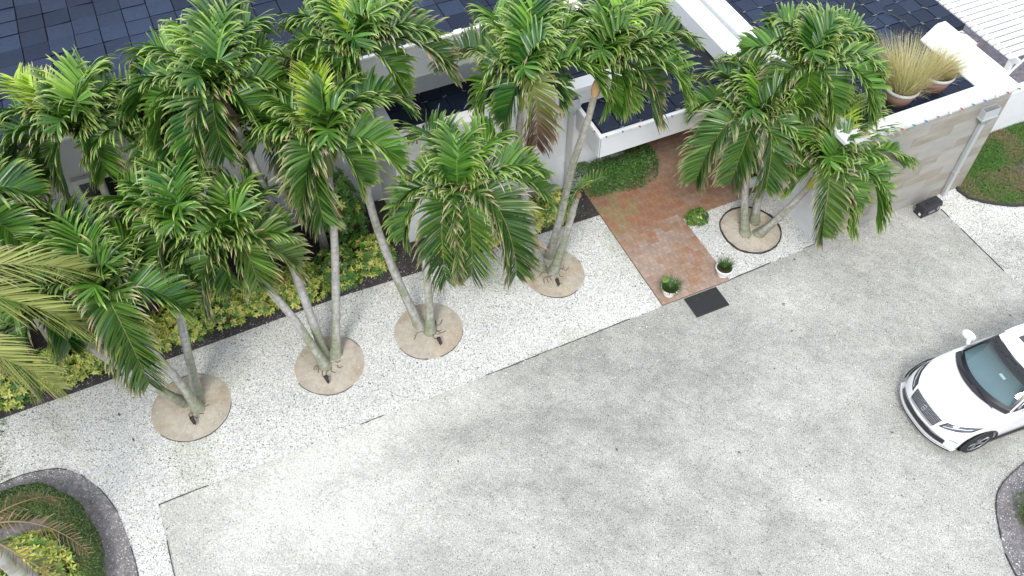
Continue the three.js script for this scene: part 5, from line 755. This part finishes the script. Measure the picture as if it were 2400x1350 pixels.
  const patch = (name, t0, t1, q0, q1, m, parent, off = 0.006, nu = 10, nv = 6, shape) => mesh(name, grid((u, v) => { let tt = lerp(t0, t1, v), qq = lerp(q0, q1, u); if (shape) [tt, qq] = shape(u, v); return body(tt, qq, off); }, nu, nv), m, parent || car);
  black.side = chrome.side = THREE.DoubleSide; const lampGlass = new THREE.MeshPhysicalMaterial({ color: lin(0.1, 0.105, 0.12), roughness: 0.12, clearcoat: 1, metalness: 0.3, side: THREE.DoubleSide });
  // grille: dark panel on the nose with rows of bright mesh studs
  const tb = 0.75, tt = 2.75, gq = 0.3; const gr = patch('grille', tb, tt, -gq, gq, black, car, 0.008, 16, 8);
  { const st = []; for (let r = 0; r < 8; r++) for (let c = 0; c < 24; c++) { const q = -gq * 0.96 + 2 * gq * 0.96 * (c + (r % 2) * 0.5) / 24, t = lerp(tb + 0.12, tt - 0.12, r / 7), p = body(t, q, 0.014), p2 = body(t, q + 0.008, 0.014), p1 = body(t, q - 0.008, 0.014); st.push(rod(p1.toArray(), p2.toArray(), 0.006, 4)); void p; } mesh('mesh_studs', merge(st), chrome, gr).userData.kind = 'stuff';
    patch('chrome_bar', tb - 0.22, tb - 0.02, -gq * 0.98, gq * 0.98, chrome, gr, 0.016, 14, 2);
    const c = body((tb + tt) / 2, 0, 0.02), em = [rbox(0.012, 0.13, 0.012, 0.003, 0, 0, 0.03), rbox(0.012, 0.13, 0.012, 0.003, 0, 0, -0.03), rbox(0.012, 0.012, 0.07, 0.003, 0, 0.06, 0), rbox(0.012, 0.012, 0.07, 0.003, 0, -0.06, 0), rbox(0.012, 0.1, 0.008, 0.002), rbox(0.012, 0.008, 0.05, 0.002)]; const e = mesh('emblem', merge(em), chrome, gr); e.position.copy(c); e.rotation.z = 0.45; }
  for (const sg of [-1, 1]) {
    // slim headlamps sweeping back into the wings
    const h = patch('headlight', 0, 1, 0, 1, lampGlass, car, 0.007, 14, 4, (u, v) => [lerp(1.75 + 2.6 * u ** 1.3, 2.95 + 2.0 * u ** 1.1, v), sg * lerp(0.36, 0.6, u ** 0.85) + sg * 0.02 * v * (1 - u)]);
    patch('lamp_surround', 0, 1, 0, 1, black, h, 0.004, 14, 4, (u, v) => [lerp(1.5 + 2.65 * u ** 1.3, 3.1 + 2.05 * u ** 1.1, v), sg * (lerp(0.34, 0.615, u ** 0.85) + 0.02 * v * (1 - u))]);
    patch('lamp_strip', 0, 1, 0, 1, mat(0.75, 0.77, 0.8, 0.2, { side: THREE.DoubleSide }), h, 0.011, 12, 2, (u, v) => [lerp(2.0 + 2.2 * u, 2.15 + 2.2 * u, v), sg * lerp(0.38, 0.575, u)]);
    patch('fog_trim', 0, 1, 0, 1, chrome, car, 0.008, 10, 2, (u, v) => [lerp(0.9 + 1.4 * u, 1.05 + 1.4 * u, v), sg * lerp(0.6, 0.79, u) + sg * 0.012 * v]); patch('fog_recess', 0, 1, 0, 1, black, car, 0.006, 10, 2, (u, v) => [lerp(0.62 + 1.4 * u, 0.86 + 1.4 * u, v), sg * (lerp(0.63, 0.8, u) + 0.012 * v)]);
  }
  // lower bumper: black intake and bright blade that follow the plan curve
  const ring = (name, y0, y1, out, zz, m) => mesh(name, grid((u, v) => { const z = lerp(-zz, zz, u), s = -out + 0.42 * Math.abs(z / 0.96) ** 2.7; return V(Lc / 2 - s, lerp(y0, y1, v), z * (1 - 0.0 * v)); }, 30, 2), m, car);
  ring('lower_intake', 0.33, 0.47, 0.012, 0.7, black); ring('bumper_blade', 0.285, 0.315, 0.05, 0.86, chrome); mesh('splitter', grid((u, v) => { const z = lerp(-0.88, 0.88, u), s = -0.045 + 0.42 * Math.abs(z / 0.96) ** 2.7 + 0.12 * v; return V(Lc / 2 - s, 0.26, z); }, 30, 2), paint, car); ring('under_lip', 0.2, 0.25, 0.03, 0.84, black);
  // hood shut line and wing creases as thin grooves laid in dark
  for (const sg of [-1, 1]) mesh('shut_line', tube([2.9, 3.6, 4.4, 5.2, 6.0, 6.9].map((t, i) => body(t, sg * (0.5 + 0.02 * i), 0.0)), 0.0035, 4, 24), mat(0.3, 0.3, 0.31, 0.6), car);
  // cabin: see-through windscreen, dark side glass, pillars, roof
  const X = (s) => Lc / 2 - s + 0.2, wsB = (u) => V(X(1.30 + 0.3 * Math.abs(u) ** 2.2), 1.085 - 0.03 * Math.abs(u) ** 3, u * 0.79), wsT = (u) => V(X(2.12 + 0.12 * Math.abs(u) ** 2.2), 1.6 - 0.05 * Math.abs(u) ** 2.5, u * 0.64), ws = (u, v) => { const a = wsB(u), b = wsT(u), p = a.lerp(b, v); p.y += 0.05 * Math.sin(v * Math.PI); return p; };
  const glass = new THREE.MeshPhysicalMaterial({ color: lin(0.74, 0.86, 0.88), transmission: 1, thickness: 0, roughness: 0.03, ior: 1.5, side: THREE.DoubleSide }), frit = mat(0.012, 0.013, 0.018, 0.3, { side: THREE.DoubleSide }), tint = new THREE.MeshPhysicalMaterial({ color: lin(0.015, 0.017, 0.02), roughness: 0.08, clearcoat: 1, side: THREE.DoubleSide });
  const wsm = mesh('windscreen', grid((u, v) => ws(u * 2 - 1, v), 24, 10), glass, car);
  const lift = (p) => p.add(V(0.004, 0.006, 0)); mesh('frit_band', merge([grid((u, v) => lift(ws((u * 2 - 1), 0.1 * v)), 24, 2), grid((u, v) => lift(ws((u * 2 - 1), 0.86 + 0.14 * v - 0.06 * (1 - v) * (Math.abs(u - 0.5) < 0.1 ? -1 : 0))), 24, 2), grid((u, v) => lift(ws(-1 + 0.07 * u, 0.1 + 0.76 * v)), 2, 8), grid((u, v) => lift(ws(0.93 + 0.07 * u, 0.1 + 0.76 * v)), 2, 8)]), frit, wsm);
  mesh('scuttle', grid((u, v) => { const k = u * 2 - 1, p = wsB(k * 1.02); return V(p.x + 0.12 * (1 - v), p.y + 0.012 - 0.01 * (1 - v), p.z); }, 24, 2), black, car);
  for (const [z0, z1] of [[-0.62, 0.02], [0.0, 0.6]]) mesh('wiper', tube([[X(1.28), 1.11, z0], [X(1.3), 1.12, (z0 + z1) / 2], [X(1.33), 1.115, z1]], 0.009, 5, 10), black, car);
  const roofY = (s, z) => 1.665 - 0.045 * (z / 0.64) ** 2 - 0.02 * ((s - 3) / 1) ** 2; mesh('roof', grid((u, v) => { const k = u * 2 - 1, s = lerp(2.1 + 0.13 * Math.abs(k) ** 2.2, 4.35, v), z = k * lerp(0.66, 0.62, v); return V(X(s), Math.min(roofY(s, z), lerp(1.6, 1.66, clamp(v * 6)) - 0.045 * k * k), z); }, 20, 16), new THREE.MeshPhysicalMaterial({ color: lin(0.82, 0.825, 0.83), roughness: 0.35, clearcoat: 1, clearcoatRoughness: 0.06, side: THREE.DoubleSide }), car);
  mesh('sunroof', grid((u, v) => { const z = (u * 2 - 1) * 0.43, s = lerp(2.5, 3.6, v); return V(X(s), roofY(s, z) + 0.004, z); }, 10, 8), tint, car);
  for (const sg of [-1, 1]) {
    mesh('side_glass', grid((u, v) => { const s = lerp(lerp(1.62, 2.22, v), lerp(4.6, 4.3, v), u); return V(X(s), lerp(1.075, 1.59, v), sg * (lerp(0.83, 0.66, v) - 0.05 * clamp((s - 4) / 0.6))); }, 20, 6), tint, car);
    mesh('windscreen_pillar', grid((u, v) => { const a = ws(sg, v), b = V(a.x - 0.1, a.y - 0.015, a.z + sg * lerp(0.045, 0.03, v)); return a.lerp(b, u).add(V(0.002, 0.004, 0)); }, 3, 10), new THREE.MeshPhysicalMaterial({ color: lin(0.8, 0.8, 0.81), roughness: 0.35, clearcoat: 1, side: THREE.DoubleSide }), car);
    mesh('roof_rail', tube([[X(2.35), 1.6, sg * 0.66], [X(2.5), 1.655, sg * 0.655], [X(3.4), 1.67, sg * 0.645], [X(4.1), 1.64, sg * 0.63], [X(4.25), 1.59, sg * 0.63]], 0.018, 6, 30), chrome, car);
    // door mirror on its stalk
    const mr = new THREE.Group(); mr.name = 'door_mirror'; car.add(mr); const shell = new THREE.SphereGeometry(1, 18, 12); shell.scale(0.1, 0.115, 0.165); { const p = shell.attributes.position; for (let i = 0; i < p.count; i++) if (p.getX(i) < -0.03) p.setX(i, -0.03); } shell.computeVertexNormals(); shell.rotateY(sg * 0.35); shell.translate(X(1.98), 1.13, sg * 1.05); mesh('mirror_shell', shell, paint, mr); mesh('mirror_stalk', rod([X(1.88), 1.03, sg * 0.88], [X(1.96), 1.09, sg * 0.99], 0.05, 8), paint, mr); mesh('mirror_glass', box(0.004, 0.13, 0.2).rotateY(sg * 0.35).translate(X(2.015), 1.13, sg * 1.06), mat(0.6, 0.62, 0.65, 0.05, { metalness: 1 }), mr);
    for (const s of [0.85, 3.72]) { // wheels
      const w = new THREE.Group(); w.name = 'wheel'; w.position.set(Lc / 2 - s, 0.365, sg * 0.845); car.add(w);
      const tp = [[0.25, -0.115], [0.33, -0.12], [0.355, -0.1], [0.366, -0.06], [0.366, 0.06], [0.355, 0.1], [0.33, 0.12], [0.25, 0.115]].map(([a, b]) => new THREE.Vector2(a, b)); mesh('tyre', new THREE.LatheGeometry(tp, 40).rotateX(Math.PI / 2), rubber, w);
      const sp = [new THREE.TorusGeometry(0.25, 0.016, 8, 40).translate(0, 0, sg * 0.1), new THREE.CylinderGeometry(0.05, 0.06, 0.05, 16).rotateX(Math.PI / 2).translate(0, 0, sg * 0.085)]; for (let k = 0; k < 5; k++) for (const d of [-0.13, 0.13]) { const a = k / 5 * 6.283 + d; sp.push(rod([Math.cos(a - d * 0.4) * 0.04, Math.sin(a - d * 0.4) * 0.04, sg * 0.09], [Math.cos(a) * 0.25, Math.sin(a) * 0.25, sg * 0.1], 0.015, 5)); } mesh('rim', merge(sp), alloy, w); mesh('brake_disc', new THREE.CylinderGeometry(0.25, 0.25, 0.02, 30).rotateX(Math.PI / 2).translate(0, 0, sg * 0.04), mat(0.05, 0.05, 0.055, 0.5), w);
      mesh('wheel_well', new THREE.CylinderGeometry(0.42, 0.42, 0.3, 30, 1, true).rotateX(Math.PI / 2).translate(0, 0.005, -sg * 0.12), black, w); mesh('arch_trim', new THREE.TorusGeometry(0.43, 0.016, 6, 30, Math.PI * 1.08).rotateZ(-0.12).translate(0, 0.005, sg * 0.108), black, w);
    }
    mesh('side_sill', rbox(2.1, 0.09, 0.05, 0.02, X(2.42), 0.25, sg * 0.935), black, car);
  }
  // inside: dash, wheel, seats, mirror with a card on the dash
  const dash = mesh('dashboard', grid((u, v) => { const k = u * 2 - 1, p = wsB(k * 0.97); return V(p.x - 0.02 - 0.95 * v * (1 - 0.15 * k * k), 1.095 + 0.02 * Math.sin(v * 3), p.z); }, 12, 5), mat(0.2, 0.24, 0.25, 0.7, { side: THREE.DoubleSide }), car);
  mesh('paper', box(0.07, 0.002, 0.15).translate(X(1.98), 1.118, -0.06), mat(0.75, 0.77, 0.77, 0.8), dash);
  mesh('cabin_floor', bx(X(4.3), X(2.05), 1.092, 1.1, -0.78, 0.78), mat(0.07, 0.075, 0.08, 0.9), car); for (const z of [-0.38, 0.38]) mesh('seat', merge([rbox(0.16, 0.34, 0.5, 0.06, X(2.95), 1.24, z), rbox(0.1, 0.16, 0.26, 0.04, X(2.99), 1.47, z)]), mat(0.2, 0.19, 0.18, 0.8), car);
  const swl = mesh('steering_wheel', merge([new THREE.TorusGeometry(0.18, 0.014, 8, 30), rbox(0.3, 0.05, 0.02, 0.008)]), mat(0.05, 0.05, 0.05, 0.6), car); swl.rotation.set(0, Math.PI / 2, 0); swl.rotateX(0.35); swl.position.set(X(2.3), 1.16, 0.36); mesh('rear_view_mirror', rbox(0.03, 0.08, 0.24, 0.01, X(2.05), 1.5, 0), black, car);
}
renderer.render(scene, camera);
